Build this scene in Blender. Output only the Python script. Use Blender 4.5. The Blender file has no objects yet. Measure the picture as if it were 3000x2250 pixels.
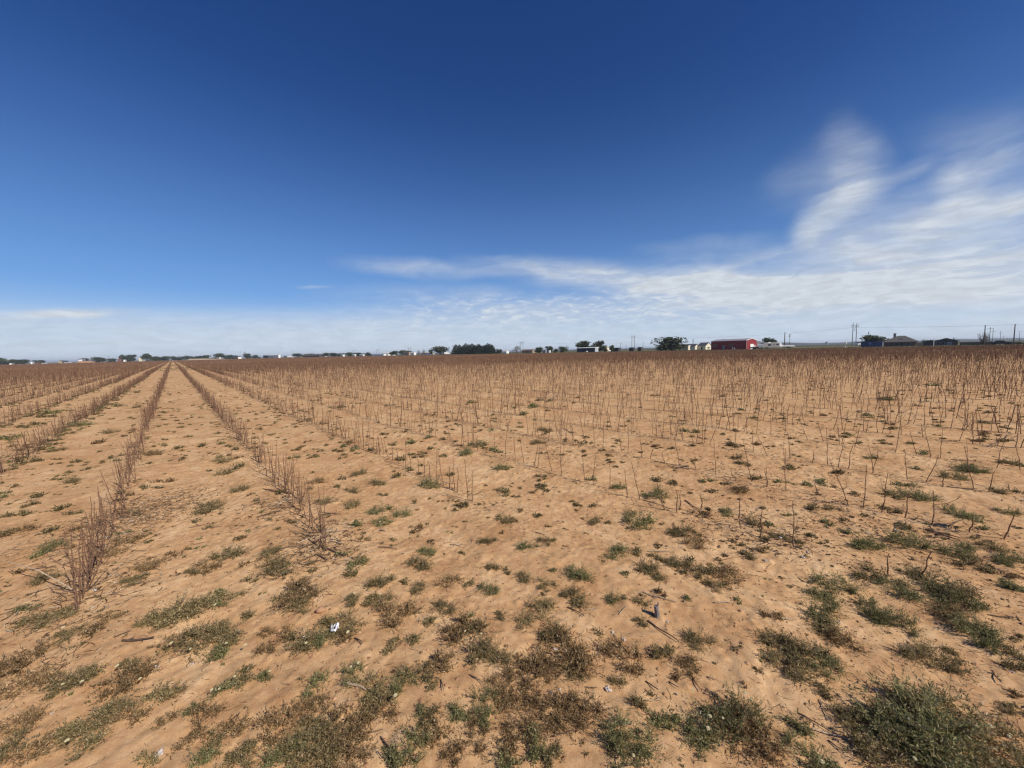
import bpy, math, random
import numpy as np
from mathutils import Vector, Matrix

# ------------------------------------------------------------------ camera
S = bpy.context.scene
COL = S.collection
F, CX, CY = 1127.0, 1500.0, 1125.0            # photograph calibration (3000 x 2250)
EYE = 1.60
pit, rol = math.radians(-4.82), math.radians(1.352)
_f = np.array([0, math.cos(pit), math.sin(pit)])
_r0 = np.array([1.0, 0, 0]); _u0 = np.cross(_r0, _f)
_r = math.cos(rol) * _r0 - math.sin(rol) * _u0
_u = np.cross(_r, _f)
cd = bpy.data.cameras.new('camera'); cam = bpy.data.objects.new('camera', cd); COL.objects.link(cam)
cd.sensor_fit = 'HORIZONTAL'; cd.sensor_width = 36; cd.lens = F / 3000 * 36
cd.clip_start = 0.05; cd.clip_end = 60000
M = Matrix((( _r[0], _u[0], -_f[0], 0), (_r[1], _u[1], -_f[1], 0), (_r[2], _u[2], -_f[2], EYE), (0, 0, 0, 1)))
cam.matrix_world = M
S.camera = cam

# ------------------------------------------------------------------ light
SUN_AZ, SUN_EL = math.radians(128), math.radians(40)      # azimuth clockwise from +Y
sd = Vector((math.sin(SUN_AZ) * math.cos(SUN_EL), math.cos(SUN_AZ) * math.cos(SUN_EL), math.sin(SUN_EL)))
sl = bpy.data.lights.new('sun', 'SUN'); sun = bpy.data.objects.new('sun', sl); COL.objects.link(sun)
sl.energy = 4.8; sl.angle = math.radians(0.55); sl.color = (1.0, 0.93, 0.82)
sun.rotation_euler = sd.to_track_quat('Z', 'Y').to_euler(); sun.location = (0, 0, 60)

S.view_settings.view_transform = 'Standard'
S.view_settings.look = 'None'
S.view_settings.exposure = 0.0
S.view_settings.gamma = 1.0
S.render.engine = 'CYCLES'
S.cycles.max_bounces = 6; S.cycles.transparent_max_bounces = 8
S.cycles.use_denoising = True; S.cycles.denoiser = 'OPENIMAGEDENOISE'
S.cycles.denoising_input_passes = 'RGB_ALBEDO_NORMAL'; S.cycles.denoising_prefilter = 'ACCURATE'
S.cycles.filter_width = 1.3

class NT:
    """small helper round a node tree"""
    def __init__(s, t): s.t = t; s.n = t.nodes; s.l = t.links
    def node(s, typ, **k):
        n = s.n.new(typ)
        for a, b in k.items(): setattr(n, a, b)
        return n
    def put(s, sock, val):
        if isinstance(val, bpy.types.NodeSocket): s.l.new(val, sock)
        elif val is not None: sock.default_value = val
    def math(s, op, a, b=None, c=None, clamp=False):
        n = s.node('ShaderNodeMath', operation=op, use_clamp=clamp)
        s.put(n.inputs[0], a); s.put(n.inputs[1], b); s.put(n.inputs[2], c)
        return n.outputs[0]
    def vmath(s, op, a, b=None):
        n = s.node('ShaderNodeVectorMath', operation=op)
        s.put(n.inputs[0], a); s.put(n.inputs[1], b)
        return n.outputs[1] if op in ('LENGTH', 'DOT_PRODUCT') else n.outputs[0]
    def noise(s, vec, scale, detail=4, rough=.55, dist=0, out=0):
        n = s.node('ShaderNodeTexNoise')
        s.put(n.inputs['Vector'], vec); n.inputs['Scale'].default_value = scale
        n.inputs['Detail'].default_value = detail; n.inputs['Roughness'].default_value = rough
        n.inputs['Distortion'].default_value = dist
        return n.outputs[out]
    def rng(s, v, a, b, c=0.0, d=1.0, smooth=True):
        n = s.node('ShaderNodeMapRange', interpolation_type='SMOOTHSTEP' if smooth else 'LINEAR')
        s.put(n.inputs[0], v)
        for i, x in enumerate((a, b, c, d)): s.put(n.inputs[i + 1], x)
        return n.outputs[0]
    def mix(s, fac, a, b, mode='MIX'):
        n = s.node('ShaderNodeMix', data_type='RGBA', blend_type=mode)
        s.put(n.inputs[0], fac); s.put(n.inputs[6], a if not isinstance(a, tuple) else (*a, 1)[:4])
        s.put(n.inputs[7], b if not isinstance(b, tuple) else (*b, 1)[:4])
        return n.outputs[2]
    def ramp(s, fac, stops):
        n = s.node('ShaderNodeValToRGB'); e = n.color_ramp.elements
        while len(e) < len(stops): e.new(0.5)
        for q, (p, c) in zip(e, stops): q.position = p; q.color = (*c, 1)
        s.put(n.inputs[0], fac)
        return n.outputs[0]

def raydir(px, py):
    d = _f + _r * (px - CX) / F - _u * (py - CY) / F
    return d / np.linalg.norm(d)
def azel(px, py):
    d = raydir(px, py)
    return math.atan2(d[0], d[1]), math.asin(d[2])

# ------------------------------------------------------------------ world: clear sky with cirrus
W = bpy.data.worlds.new('World'); S.world = W; W.use_nodes = True
w = NT(W.node_tree); w.n.clear()
sky = w.node('ShaderNodeTexSky', sky_type='NISHITA', sun_disc=False, sun_elevation=SUN_EL, sun_rotation=SUN_AZ,
             altitude=1000, air_density=1.0, dust_density=0.35, ozone_density=3.0)
tc = w.node('ShaderNodeTexCoord')
D = tc.outputs['Generated']
sx = w.node('ShaderNodeSeparateXYZ'); w.put(sx.inputs[0], D)
az = w.math('ARCTAN2', sx.outputs[0], sx.outputs[1])
el = w.math('ARCSINE', w.math('MINIMUM', w.math('MAXIMUM', sx.outputs[2], -1), 1))
cb = w.node('ShaderNodeCombineXYZ'); w.put(cb.inputs[0], az); w.put(cb.inputs[1], el)
AE = cb.outputs[0]
# wind-torn warp of the coordinates the cloud banks are laid out in (azimuth, elevation)
warp = w.noise(D, 4.5, 6, .6, 0, 1)
wv = w.vmath('MULTIPLY', w.vmath('SUBTRACT', warp, (.5, .5, .5)), (.15, .036, 0))
AEw = w.vmath('ADD', AE, wv)
AEs = w.vmath('ADD', AE, w.vmath('MULTIPLY', w.vmath('SUBTRACT', warp, (.5, .5, .5)), (.085, .06, 0)))
# cirrus fibres, drawn out along the wind
mp = w.node('ShaderNodeMapping'); w.put(mp.inputs[0], AEw)
mp.inputs['Rotation'].default_value = (0, 0, math.radians(9)); mp.inputs['Scale'].default_value = (2.6, 13, 1)
fib = w.noise(mp.outputs[0], 1.6, 6, .46, 1.1)
mp2 = w.node('ShaderNodeMapping'); w.put(mp2.inputs[0], AEw)
mp2.inputs['Scale'].default_value = (10, 40, 1)
puff = w.noise(mp2.outputs[0], 2.4, 5, .58, .5)
fibre = w.rng(fib, .28, .72)
mp3 = w.node('ShaderNodeMapping'); w.put(mp3.inputs[0], AEs)
mp3.inputs['Rotation'].default_value = (0, 0, math.radians(-33)); mp3.inputs['Scale'].default_value = (4, 15, 1)
fib2 = w.rng(w.noise(mp3.outputs[0], 1.5, 6, .5, .8), .25, .75)      # filaments of the high cirrus
STROKES = [  # two ends in the photograph, half width, strength
    ((1000, 766), (1480, 798), 24, .52), ((1400, 775), (1900, 785), 26, .5), ((1450, 805), (2700, 795), 30, .85), ((1600, 800), (3000, 790), 60, .30), ((1750, 850), (2950, 850), 42, .62),
    ((900, 860), (1800, 880), 34, .36), ((-200, 930), (430, 916), 11, .72), ((2340, 520), (2500, 520), 90, .16), ((2430, 350), (2470, 430), 48, .10), ((2440, 420), (2530, 500), 62, .26), ((2480, 480), (2560, 545), 55, .36), ((2380, 575), (2560, 540), 40, .38), ((2450, 620), (2570, 560), 44, .30), ((2380, 650), (2500, 600), 44, .34), ((2345, 675), (2430, 640), 38, .36), ((2420, 690), (2900, 650), 85, .26), ((2620, 660), (2850, 640), 50, .10), ((2680, 400), (3080, 460), 80, .14),
    ((2335, 675), (2400, 712), 28, .32), ((2380, 705), (2600, 735), 34, .26), ((2590, 540), (2720, 470), 24, .34),
    ((2720, 630), (2850, 575), 34, .45), ((2820, 590), (3100, 560), 34, .75), ((2640, 690), (2760, 610), 40, .36), ((2750, 520), (2990, 440), 40, .34), ((2790, 500), (2850, 620), 44, .40),
    ((2380, 750), (3150, 700), 125, .60), ((1950, 745), (2750, 742), 30, .34), ((1880, 722), (2300, 690), 18, .22),
    ((855, 842), (995, 840), 4, .32), ((2850, 420), (3050, 700), 130, .26), ((1330, 755), (1600, 775), 14, .22), ((2250, 560), (2420, 520), 60, .14)]
tot = tot2 = None
for (x0, y0), (x1, y1), hw, st in STROKES:
    a0, e0 = azel(x0, y0); a1, e1 = azel(x1, y1)
    am, em = azel((x0 + x1) / 2, (y0 + y1) / 2 - hw)
    m_ = azel((x0 + x1) / 2, (y0 + y1) / 2)
    L = math.hypot(a1 - a0, e1 - e0) / 2 + abs(em - m_[1]); H = math.hypot(am - m_[0], em - m_[1])
    mm = w.node('ShaderNodeMapping', vector_type='TEXTURE'); w.put(mm.inputs[0], AEs if y0 < 725 and x0 > 2200 else AEw)
    mm.inputs['Location'].default_value = ((a0 + a1) / 2, (e0 + e1) / 2, 0)
    mm.inputs['Rotation'].default_value = (0, 0, math.atan2(e1 - e0, a1 - a0))
    mm.inputs['Scale'].default_value = (L * 1.15, H * 1.9, 1)
    g = w.rng(w.vmath('LENGTH', mm.outputs[0]), 1.0, 0.05, 0, st)
    if y0 < 725 and x0 > 2200: tot2 = g if tot2 is None else w.math('ADD', tot2, g)
    else: tot = g if tot is None else w.math('ADD', tot, g)
# low veil of altocumulus above the horizon, higher towards the right
top = w.rng(az, -.9, .9, math.radians(5.6), math.radians(10.8), smooth=False)
veil = w.rng(w.math('DIVIDE', el, top), 1.05, .55, 0, .58)
veil = w.math('MULTIPLY', veil, w.rng(fib, .30, .62, .72, 1.0))
dens = w.math('ADD', w.math('MULTIPLY', tot, w.math('ADD', w.math('MULTIPLY', fibre, .58), .48)), veil)
dens = w.math('ADD', dens, w.math('MULTIPLY', tot2, w.math('ADD', w.math('MULTIPLY', fib2, .56), .40)))
band = w.math('MULTIPLY', w.rng(el, math.radians(2.6), math.radians(5)), w.rng(el, math.radians(9.5), math.radians(6)))
band = w.math('MULTIPLY', band, w.rng(az, -.55, .05))
dens = w.math('ADD', dens, w.math('MULTIPLY', w.math('MULTIPLY', band, w.rng(puff, .45, .70)), .42))
dens = w.math('MULTIPLY', w.math('MINIMUM', dens, .95), w.rng(el, -.02, .01))
hs = w.node('ShaderNodeHueSaturation'); hs.inputs['Saturation'].default_value = 1.30; hs.inputs['Value'].default_value = .83
hs.inputs['Hue'].default_value = .517
w.put(hs.inputs['Color'], sky.outputs[0])
cl_shade = w.math('ADD', w.math('MULTIPLY', w.rng(puff, .3, .7), 1.3), 6.5)
ccol = w.node('ShaderNodeVectorMath', operation='SCALE'); ccol.inputs[0].default_value = (.90, .965, 1.05); w.put(ccol.inputs[3], cl_shade)
haz = w.math('POWER', w.rng(el, math.radians(36), math.radians(1.5), 0, 1, smooth=False), 2.25)
base = w.mix(w.math('MULTIPLY', haz, .86), hs.outputs[0], (1.85, 4.1, 8.3, 1))
base = w.mix(w.rng(el, math.radians(8.5), 0, 0, .75), base, (6.3, 7.5, 8.6, 1))
skc = w.mix(dens, base, ccol.outputs[0])
bg = w.node('ShaderNodeBackground'); w.put(bg.inputs[0], skc); bg.inputs[1].default_value = 0.10
wo = w.node('ShaderNodeOutputWorld'); w.put(wo.inputs[0], bg.outputs[0])

# ------------------------------------------------------------------ field frame and terrain
TH = math.radians(-41.3)
U = np.array([math.sin(TH), math.cos(TH)]); V = np.array([U[1], -U[0]])       # along the rows, across them
UEND, VEND = 600.0, 150.0                # the cotton ends here
UTOWN, VTOWN = 805.0, 195.0              # where the first things beyond it stand
ROWV = [-.55, .89, 2.36, 3.62, 5.02, 6.44, 7.88]
def rowv(k):                                                                # k = 0 is the row at the lower left
    return ROWV[k] if 0 <= k < 7 else (-.55 + 1.42 * k if k < 0 else 7.88 + 1.42 * (k - 6))

def _hash(ix, iy, s):
    h = (ix.astype(np.int64) * 374761393 + iy.astype(np.int64) * 668265263 + s * 1442695041) & 0x7fffffff
    h = ((h ^ (h >> 13)) * 1274126177) & 0x7fffffff
    return ((h ^ (h >> 16)) & 0xffff) / 65535.0
def vnoise(x, y, s):
    ix = np.floor(x); iy = np.floor(y); fx = x - ix; fy = y - iy
    fx = fx * fx * fx * (fx * (fx * 6 - 15) + 10); fy = fy * fy * fy * (fy * (fy * 6 - 15) + 10)
    a = _hash(ix, iy, s); b = _hash(ix + 1, iy, s); c = _hash(ix, iy + 1, s); d = _hash(ix + 1, iy + 1, s)
    return (a + (b - a) * fx) * (1 - fy) + (c + (d - c) * fx) * fy - .5
def height(x, y):
    x = np.asarray(x, float); y = np.asarray(y, float)
    u = x * U[0] + y * U[1]; v = x * V[0] + y * V[1]
    near = np.clip(1.3 - np.hypot(x, y) / 60, 0, 1)
    z = .045 * vnoise(x / 2.3, y / 2.3, 1) + .018 * vnoise(x / .7 + 3, y / .7, 2)
    n3 = vnoise(x / .23 + .37 * y, y / .23, 3); n4 = vnoise(x / .085, y / .085 + .3 * x, 4); n5 = vnoise(x / .034, y / .034, 5)
    z += 0.010 * n3 + .0095 * n4 * (1 + 1.5 * n3) + .0072 * n5
    z += .008 * vnoise(u / .9, v / .11, 6) * (.5 + vnoise(x / 1.4, y / 1.4, 7))        # scars left along the tillage
    z += .016 * np.cos((v + .55) / 1.42 * 2 * np.pi)                                   # low beds under the stalks
    clod = np.clip(vnoise(x / .05, y / .05, 8) - .30, 0, 1) * .05 * (vnoise(x / .5, y / .5, 9) > .05)
    return (z + clod) * near
def gz(x, y): return float(height(np.array([x]), np.array([y]))[0])
def ground(px, py):
    d = raydir(px, py); t = -EYE / d[2]
    x, y = d[0] * t, d[1] * t
    t = -(EYE - gz(x, y)) / d[2]
    return d[0] * t, d[1] * t
def hor(px): return 1029.94 - (px - 1500) * .0236
def far(px, depth):
    """ground point seen at photo column px, DEPTH metres off"""
    d = raydir(px, hor(px) + EYE / depth * F)
    return np.array([d[0] / d[1] * depth, depth])
def edge(px):
    t = (px - 1500) / F
    a = UTOWN / max(1e-6, (-t * .66 + .751)); b = VTOWN / (t * .751 + .66) if t * .751 + .66 > .02 else 1e9
    return min(a, b)

# ------------------------------------------------------------------ mesh helpers
def mk_mesh(name, verts, faces, mat=None, smooth=False):
    """VERTS (n,3); FACES list of int arrays, each (m,3) or (m,4)"""
    me = bpy.data.meshes.new(name)
    verts = np.asarray(verts, np.float32)
    faces = [np.asarray(f, np.int32) for f in faces if len(f)]
    me.vertices.add(len(verts)); me.vertices.foreach_set('co', verts.ravel())
    li = np.concatenate([f.ravel() for f in faces])
    tot = np.concatenate([np.full(len(f), f.shape[1], np.int32) for f in faces])
    st = np.concatenate([[0], np.cumsum(tot)[:-1]]).astype(np.int32)
    me.loops.add(len(li)); me.loops.foreach_set('vertex_index', li)
    me.polygons.add(len(tot)); me.polygons.foreach_set('loop_start', st); me.polygons.foreach_set('loop_total', tot)
    me.polygons.foreach_set('use_smooth', np.full(len(tot), smooth))
    me.update(calc_edges=True)
    if mat: me.materials.append(mat)
    return me

class Geo:
    def __init__(s): s.v = []; s.f3 = []; s.f4 = []; s.n = 0
    def add(s, v, f):
        v = np.asarray(v, float).reshape(-1, 3); f = np.asarray(f, int) + s.n
        (s.f3 if f.shape[1] == 3 else s.f4).append(f); s.v.append(v); s.n += len(v)
        return s
    def arrays(s):
        return np.concatenate(s.v), [np.concatenate(x) for x in (s.f4, s.f3) if x]
    def mesh(s, name, mat=None, smooth=False):
        v, f = s.arrays(); return mk_mesh(name, v, f, mat, smooth)
    def box(s, x0, x1, y0, y1, z0, z1):
        v = [(x, y, z) for z in (z0, z1) for y in (y0, y1) for x in (x0, x1)]
        return s.add(v, [(0, 2, 3, 1), (4, 5, 7, 6), (0, 1, 5, 4), (2, 6, 7, 3), (0, 4, 6, 2), (1, 3, 7, 5)])
    def tube(s, pts, rad, n=5, cap=True):
        P = np.asarray(pts, float); k = len(P); R = np.broadcast_to(np.asarray(rad, float), (k,))
        T = np.gradient(P, axis=0); T /= np.linalg.norm(T, axis=1)[:, None] + 1e-12
        ref = np.array([0, 0, 1.]) if abs(T[0][2]) < .8 else np.array([1., 0, 0])
        A = np.cross(T, ref); A /= np.linalg.norm(A, axis=1)[:, None] + 1e-12; B = np.cross(T, A)
        an = np.arange(n) / n * 2 * np.pi
        v = P[:, None] + R[:, None, None] * (np.cos(an)[None, :, None] * A[:, None] + np.sin(an)[None, :, None] * B[:, None])
        i = np.arange(k - 1)[:, None] * n + np.arange(n)[None]; j = np.arange(k - 1)[:, None] * n + (np.arange(n)[None] + 1) % n
        f = np.stack([i, j, j + n, i + n], -1).reshape(-1, 4)
        base = s.n
        s.add(v, f)
        if cap and n > 2:
            q = np.array([(0, a + 1, a) for a in range(1, n - 1)])
            s.f3.append(q + base); s.f3.append(q[:, ::-1] + base + (k - 1) * n)
        return s
    def prism(s, poly, y0, y1):
        """POLY (x, z) outline pulled along y"""
        n = len(poly); v = [(x, y0, z) for x, z in poly] + [(x, y1, z) for x, z in poly]
        s.add(v, [(i, (i + 1) % n, (i + 1) % n + n, i + n) for i in range(n)])
        b = s.n - 2 * n
        q = np.array([(0, a, a + 1) for a in range(1, n - 1)])
        s.f3.append(q + b); s.f3.append(q[:, ::-1] + b + n)
        return s

def link(name, mesh, parent=None, loc=None, rot=0, scale=None):
    o = bpy.data.objects.new(name, mesh); COL.objects.link(o)
    if parent: o.parent = parent
    if loc is not None: o.location = loc
    if rot: o.rotation_euler = (0, 0, rot)
    if scale is not None: o.scale = scale if hasattr(scale, '__len__') else (scale,) * 3
    return o
def tag(o, label, cat, group=None, kind=None):
    o['label'] = label; o['category'] = cat
    if group: o['group'] = group
    if kind: o['kind'] = kind
    return o
def thing(name, label, cat, loc, rot=0, group=None, scale=None):
    return tag(link(name, None, None, loc, rot, scale), label, cat, group)
def kindof(o, kind): o['kind'] = kind; return o

# ------------------------------------------------------------------ materials
def mat(name, col, rough=.8, spec=.25, var=.25, scale=3.0, island=None, metal=0, obj=0.0, trans=0):
    m = bpy.data.materials.new(name); m.use_nodes = True; t = NT(m.node_tree)
    b = t.n['Principled BSDF']; b.inputs['Roughness'].default_value = rough; b.inputs['Specular IOR Level'].default_value = spec
    b.inputs['Metallic'].default_value = metal
    c = None
    if island:
        g = t.node('ShaderNodeNewGeometry')
        c = t.ramp(g.outputs['Random Per Island'], island)
    co = t.node('ShaderNodeTexCoord').outputs['Object']
    nz = t.noise(co, scale, 5, .6)
    v = t.rng(nz, .25, .75, 1 - var, 1 + var, smooth=False)
    if obj:
        oi = t.node('ShaderNodeObjectInfo')
        v = t.math('MULTIPLY', v, t.rng(oi.outputs['Random'], 0, 1, 1 - obj, 1 + obj, smooth=False))
    sc = t.node('ShaderNodeVectorMath', operation='SCALE')
    t.put(sc.inputs[0], c if c is not None else tuple(col)); t.put(sc.inputs[3], v)
    t.put(b.inputs['Base Color'], sc.outputs[0])
    if trans:
        tr = t.node('ShaderNodeBsdfTranslucent'); t.put(tr.inputs[0], sc.outputs[0])
        mx = t.node('ShaderNodeMixShader'); mx.inputs[0].default_value = trans
        t.l.new(b.outputs[0], mx.inputs[1]); t.l.new(tr.outputs[0], mx.inputs[2]); t.l.new(mx.outputs[0], t.n['Material Output'].inputs[0])
    return m

def soil_material():
    m = bpy.data.materials.new('sandy_soil'); m.use_nodes = True; t = NT(m.node_tree)
    b = t.n['Principled BSDF']; b.inputs['Roughness'].default_value = .95; b.inputs['Specular IOR Level'].default_value = .08
    P = t.node('ShaderNodeNewGeometry').outputs['Position']
    u = t.vmath('DOT_PRODUCT', P, (U[0], U[1], 0)); v = t.vmath('DOT_PRODUCT', P, (V[0], V[1], 0))
    big = t.noise(P, .55, 5, .6); mid = t.noise(P, 2.6, 6, .65); fin = t.noise(P, 22, 6, .65); grain = t.noise(P, 160, 3, .7)
    cu = t.node('ShaderNodeCombineXYZ'); t.put(cu.inputs[0], t.math('MULTIPLY', u, .6)); t.put(cu.inputs[1], t.math('MULTIPLY', v, 5.0))
    strk = t.noise(cu.outputs[0], 1.0, 5, .6)
    k = t.math('ADD', t.math('MULTIPLY', mid, .46), t.math('ADD', t.math('MULTIPLY', fin, .40), t.math('MULTIPLY', strk, .22)))
    c = t.ramp(k, [(.35, (.298, .154, .069)), (.45, (.474, .274, .130)), (.54, (.622, .388, .193)), (.68, (.80, .56, .315))])
    c = t.mix(t.rng(big, .40, .60, 0, .60), c, t.mix(.6, c, (.45, .234, .100)))
    c = t.mix(t.rng(grain, .3, .75, 0, .40), c, (.31, .155, .080))
    # crumbs of dead leaf and stem strewn on the sand
    vo = t.node('ShaderNodeTexVoronoi', feature='F1'); t.put(vo.inputs['Vector'], P); vo.inputs['Scale'].default_value = 55
    sp = t.rng(vo.outputs['Distance'], .16, .08); pick = t.math('GREATER_THAN', t.noise(P, 3.5, 4, .6), .56)
    c = t.mix(t.math('MULTIPLY', t.math('MULTIPLY', sp, pick), .7), c, (.14, .085, .05))
    # grassy margin and pasture beyond the field
    n2 = t.noise(P, .05, 5, .6); n3 = t.noise(P, .9, 5, .7)
    grass = t.ramp(t.math('ADD', t.math('MULTIPLY', n2, .6), t.math('MULTIPLY', n3, .4)),
                   [(.34, (.115, .105, .055)), (.5, (.15, .135, .07)), (.64, (.23, .18, .10))])
    tan = t.mix(n3, (.40, .30, .19), (.30, .21, .125))
    right = t.rng(t.math('ADD', v, t.math('MULTIPLY', n3, 5)), VEND + 1, VEND + 5)
    endf = t.rng(t.math('ADD', u, t.math('MULTIPLY', n3, 5)), UEND + 1, UEND + 6)
    c = t.mix(endf, c, tan)
    grass = t.mix(t.rng(v, VTOWN + 60, VTOWN + 240), grass, t.mix(n2, (.062, .066, .036), (.095, .092, .05)))
    endg = t.rng(u, UTOWN + 85, UTOWN + 130)
    c = t.mix(t.math('MAXIMUM', right, endg), c, grass)
    t.put(b.inputs['Base Color'], c)
    bp = t.node('ShaderNodeBump'); bp.inputs['Strength'].default_value = .85; bp.inputs['Distance'].default_value = .006
    h = t.math('ADD', t.math('MULTIPLY', fin, .8), t.math('MULTIPLY', grain, .35))
    t.put(bp.inputs['Height'], h); t.put(b.inputs['Normal'], bp.outputs[0])
    return m

M_soil = soil_material()
M_stalk = mat('stalk_bark', (0, 0, 0), .85, .2, .30, 40, island=[(0, (.095, .050, .034)), (.45, (.155, .086, .056)), (.8, (.22, .13, .08)), (1, (.33, .225, .14))])
M_branch = mat('branch_bark', (.10, .058, .042), .85, .2, .35, 40, obj=.3)
M_pale = mat('dry_pale_stem', (.42, .32, .215), .8, .25, .35, 30, obj=.25)
M_dstem = mat('dry_dark_stem', (.13, .085, .06), .85, .2, .35, 30, obj=.35)
M_green = mat('green_leaf', (0, 0, 0), .75, .2, .25, 5, obj=.18, trans=.3, island=[(0, (.105, .106, .036)), (.35, (.190, .190, .072)), (.70, (.28, .27, .125)), (.88, (.33, .27, .14)), (1, (.54, .46, .28))])
M_olive = mat('dry_olive_leaf', (0, 0, 0), .8, .2, .25, 5, obj=.2, trans=.3, island=[(0, (.110, .088, .036)), (.4, (.245, .192, .084)), (.72, (.34, .265, .130)), (.9, (.39, .30, .165)), (1, (.60, .50, .32))])
M_brown = mat('dead_brown_leaf', (0, 0, 0), .85, .15, .25, 5, obj=.2, trans=.25, island=[(0, (.125, .076, .034)), (.5, (.28, .178, .082)), (.85, (.39, .27, .14)), (1, (.58, .46, .29))])
M_litter = mat('leaf_litter', (0, 0, 0), .9, .1, .3, 30, island=[(0, (.07, .042, .026)), (.55, (.16, .10, .06)), (.85, (.24, .165, .10)), (1, (.50, .43, .34))])
M_flower = mat('cream_flower_head', (.60, .53, .33), .8, .2, .2, 60)
M_lint = mat('cotton_lint', (.52, .45, .40), .95, .1, .12, 60)
M_paper = mat('white_paper', (.80, .78, .80), .6, .3, .1, 20)
M_ink = mat('black_print', (.02, .02, .03), .6, .3, .1, 20)
M_wood = mat('pole_wood', (.105, .085, .07), .85, .2, .25, 2)
M_wire = mat('wire_metal', (.17, .17, .18), .5, .4, .1, 1)
M_leaf = mat('tree_leaf', (0, 0, 0), .7, .25, .3, .6, obj=.2, island=[(0, (.028, .038, .016)), (.5, (.052, .070, .028)), (.85, (.09, .11, .045)), (1, (.15, .15, .075))])
M_conif = mat('juniper_leaf', (0, 0, 0), .75, .2, .3, .6, obj=.15, island=[(0, (.018, .026, .014)), (.6, (.034, .046, .024)), (1, (.065, .08, .04))])
M_dryt = mat('sparse_leaf', (0, 0, 0), .8, .2, .3, .6, obj=.2, island=[(0, (.06, .05, .035)), (.6, (.10, .09, .06)), (1, (.16, .14, .09))])
M_bark = mat('tree_bark', (.09, .07, .055), .9, .1, .3, 3)
def paint(n, c, rough=.55, var=.10, scale=1.2, metal=0): return mat(n, c, rough, .35, var, scale, metal=metal)
M_red = paint('red_sheet_metal', (.25, .020, .019)); M_redroof = paint('dull_galvanized_roof', (.30, .27, .28), .5)
M_white = paint('white_paint', (.80, .79, .76)); M_offw = paint('off_white_siding', (.66, .62, .54)); M_cream = paint('cream_siding', (.70, .64, .48))
M_navy = paint('navy_sheet_metal', (.020, .025, .044)); M_lgrey = paint('pale_grey_metal', (.42, .45, .49)); M_blue = paint('blue_container_paint', (.034, .052, .135), .55, .2)
M_dblue = paint('worn_blue_emblem', (.10, .14, .26), .6, .2)
M_shing = paint('grey_brown_shingle', (.098, .088, .078), .9, .25, 2.5); M_dshing = paint('charcoal_shingle', (.055, .055, .068), .9, .2, 2.5)
M_brick = paint('dark_brick', (.150, .098, .078), .9, .3, 4); M_tan = paint('tan_boards', (.36, .28, .19), .85, .25, 2); M_dk = paint('dark_boards', (.060, .058, .062), .85, .25, 2)
M_glass = paint('dark_glass', (.02, .024, .03), .12, .1); M_rubber = paint('black_rubber', (.02, .02, .02), .8); M_grey = paint('mid_grey_paint', (.22, .225, .24))
M_trail = paint('grey_trailer_skin', (.27, .25, .24)); M_brownroof = paint('brown_roof', (.17, .105, .08), .85, .2); M_earth = paint('red_earth', (.42, .235, .13), .95, .25, .3)
M_reddk = paint('weathered_red', (.17, .07, .05), .8, .2); M_yel = paint('yellow_paint', (.55, .42, .12))
M_hill = mat('far_scrub', (.034, .040, .026), .95, .05, .3, .01)
M_trim = paint('white_trim', (.78, .76, .74)); M_chim = paint('pale_brick', (.33, .26, .23), .9, .3, 4)

# ------------------------------------------------------------------ ground: one sheet to the horizon
def axis(lo, hi, step, far_lo, far_hi, g=1.065):
    a = list(np.arange(lo, hi, step)); s = step; x = hi
    while x < far_hi: a.append(x); s *= g; x += s
    a.append(far_hi); s = step; x = lo - step; b = []
    while x > far_lo: b.append(x); s *= g; x -= s
    b.append(far_lo)
    return np.array(b[::-1] + a)
gx = axis(-5.0, 6.0, .0135, -14000, 14000); gy = axis(1.0, 7.5, .0135, -3000, 16000)
XX, YY = np.meshgrid(gx, gy)
ZZ = height(XX, YY)
ny, nx = XX.shape
i0 = (np.arange(ny - 1)[:, None] * nx + np.arange(nx - 1)[None]).ravel()
gm = mk_mesh('ground', np.stack([XX, YY, ZZ], -1).reshape(-1, 3), [np.stack([i0, i0 + 1, i0 + 1 + nx, i0 + nx], -1)], M_soil, True)
del XX, YY, ZZ
kindof(link('ground', gm), 'structure')

# far rise of scrub land on the skyline, right
gh = Geo()
rr = np.random.RandomState(5)
def ridge(px0, px1, d0, h0, h1, n=70):
    xs = np.linspace(px0, px1, n); top = [];
    hh = h0 + (h1 - h0) * np.clip(.5 + 1.1 * vnoise(np.arange(n) / 9., np.zeros(n), 31) + .5 * vnoise(np.arange(n) / 2.7, np.zeros(n), 32), 0, 1)
    hh *= np.clip(np.minimum(np.arange(n), n - 1 - np.arange(n)) / 6., 0, 1)
    v = []
    for x, h in zip(xs, hh):
        p = far(x, d0); q = far(x, d0 + 300); e = far(x, d0 + 900)
        v += [(p[0], p[1], -1), (q[0], q[1], h), (e[0], e[1], -1)]
    f = []
    for i in range(n - 1):
        a = 3 * i; f += [(a, a + 3, a + 4, a + 1), (a + 1, a + 4, a + 5, a + 2)]
    g = Geo().add(v, f)
    return kindof(link('hills', g.mesh('hills', M_hill, True)), 'structure')
ridge(2180, 3150, 2300, 9, 20)
ridge(1620, 2260, 2600, 2, 6)

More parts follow.
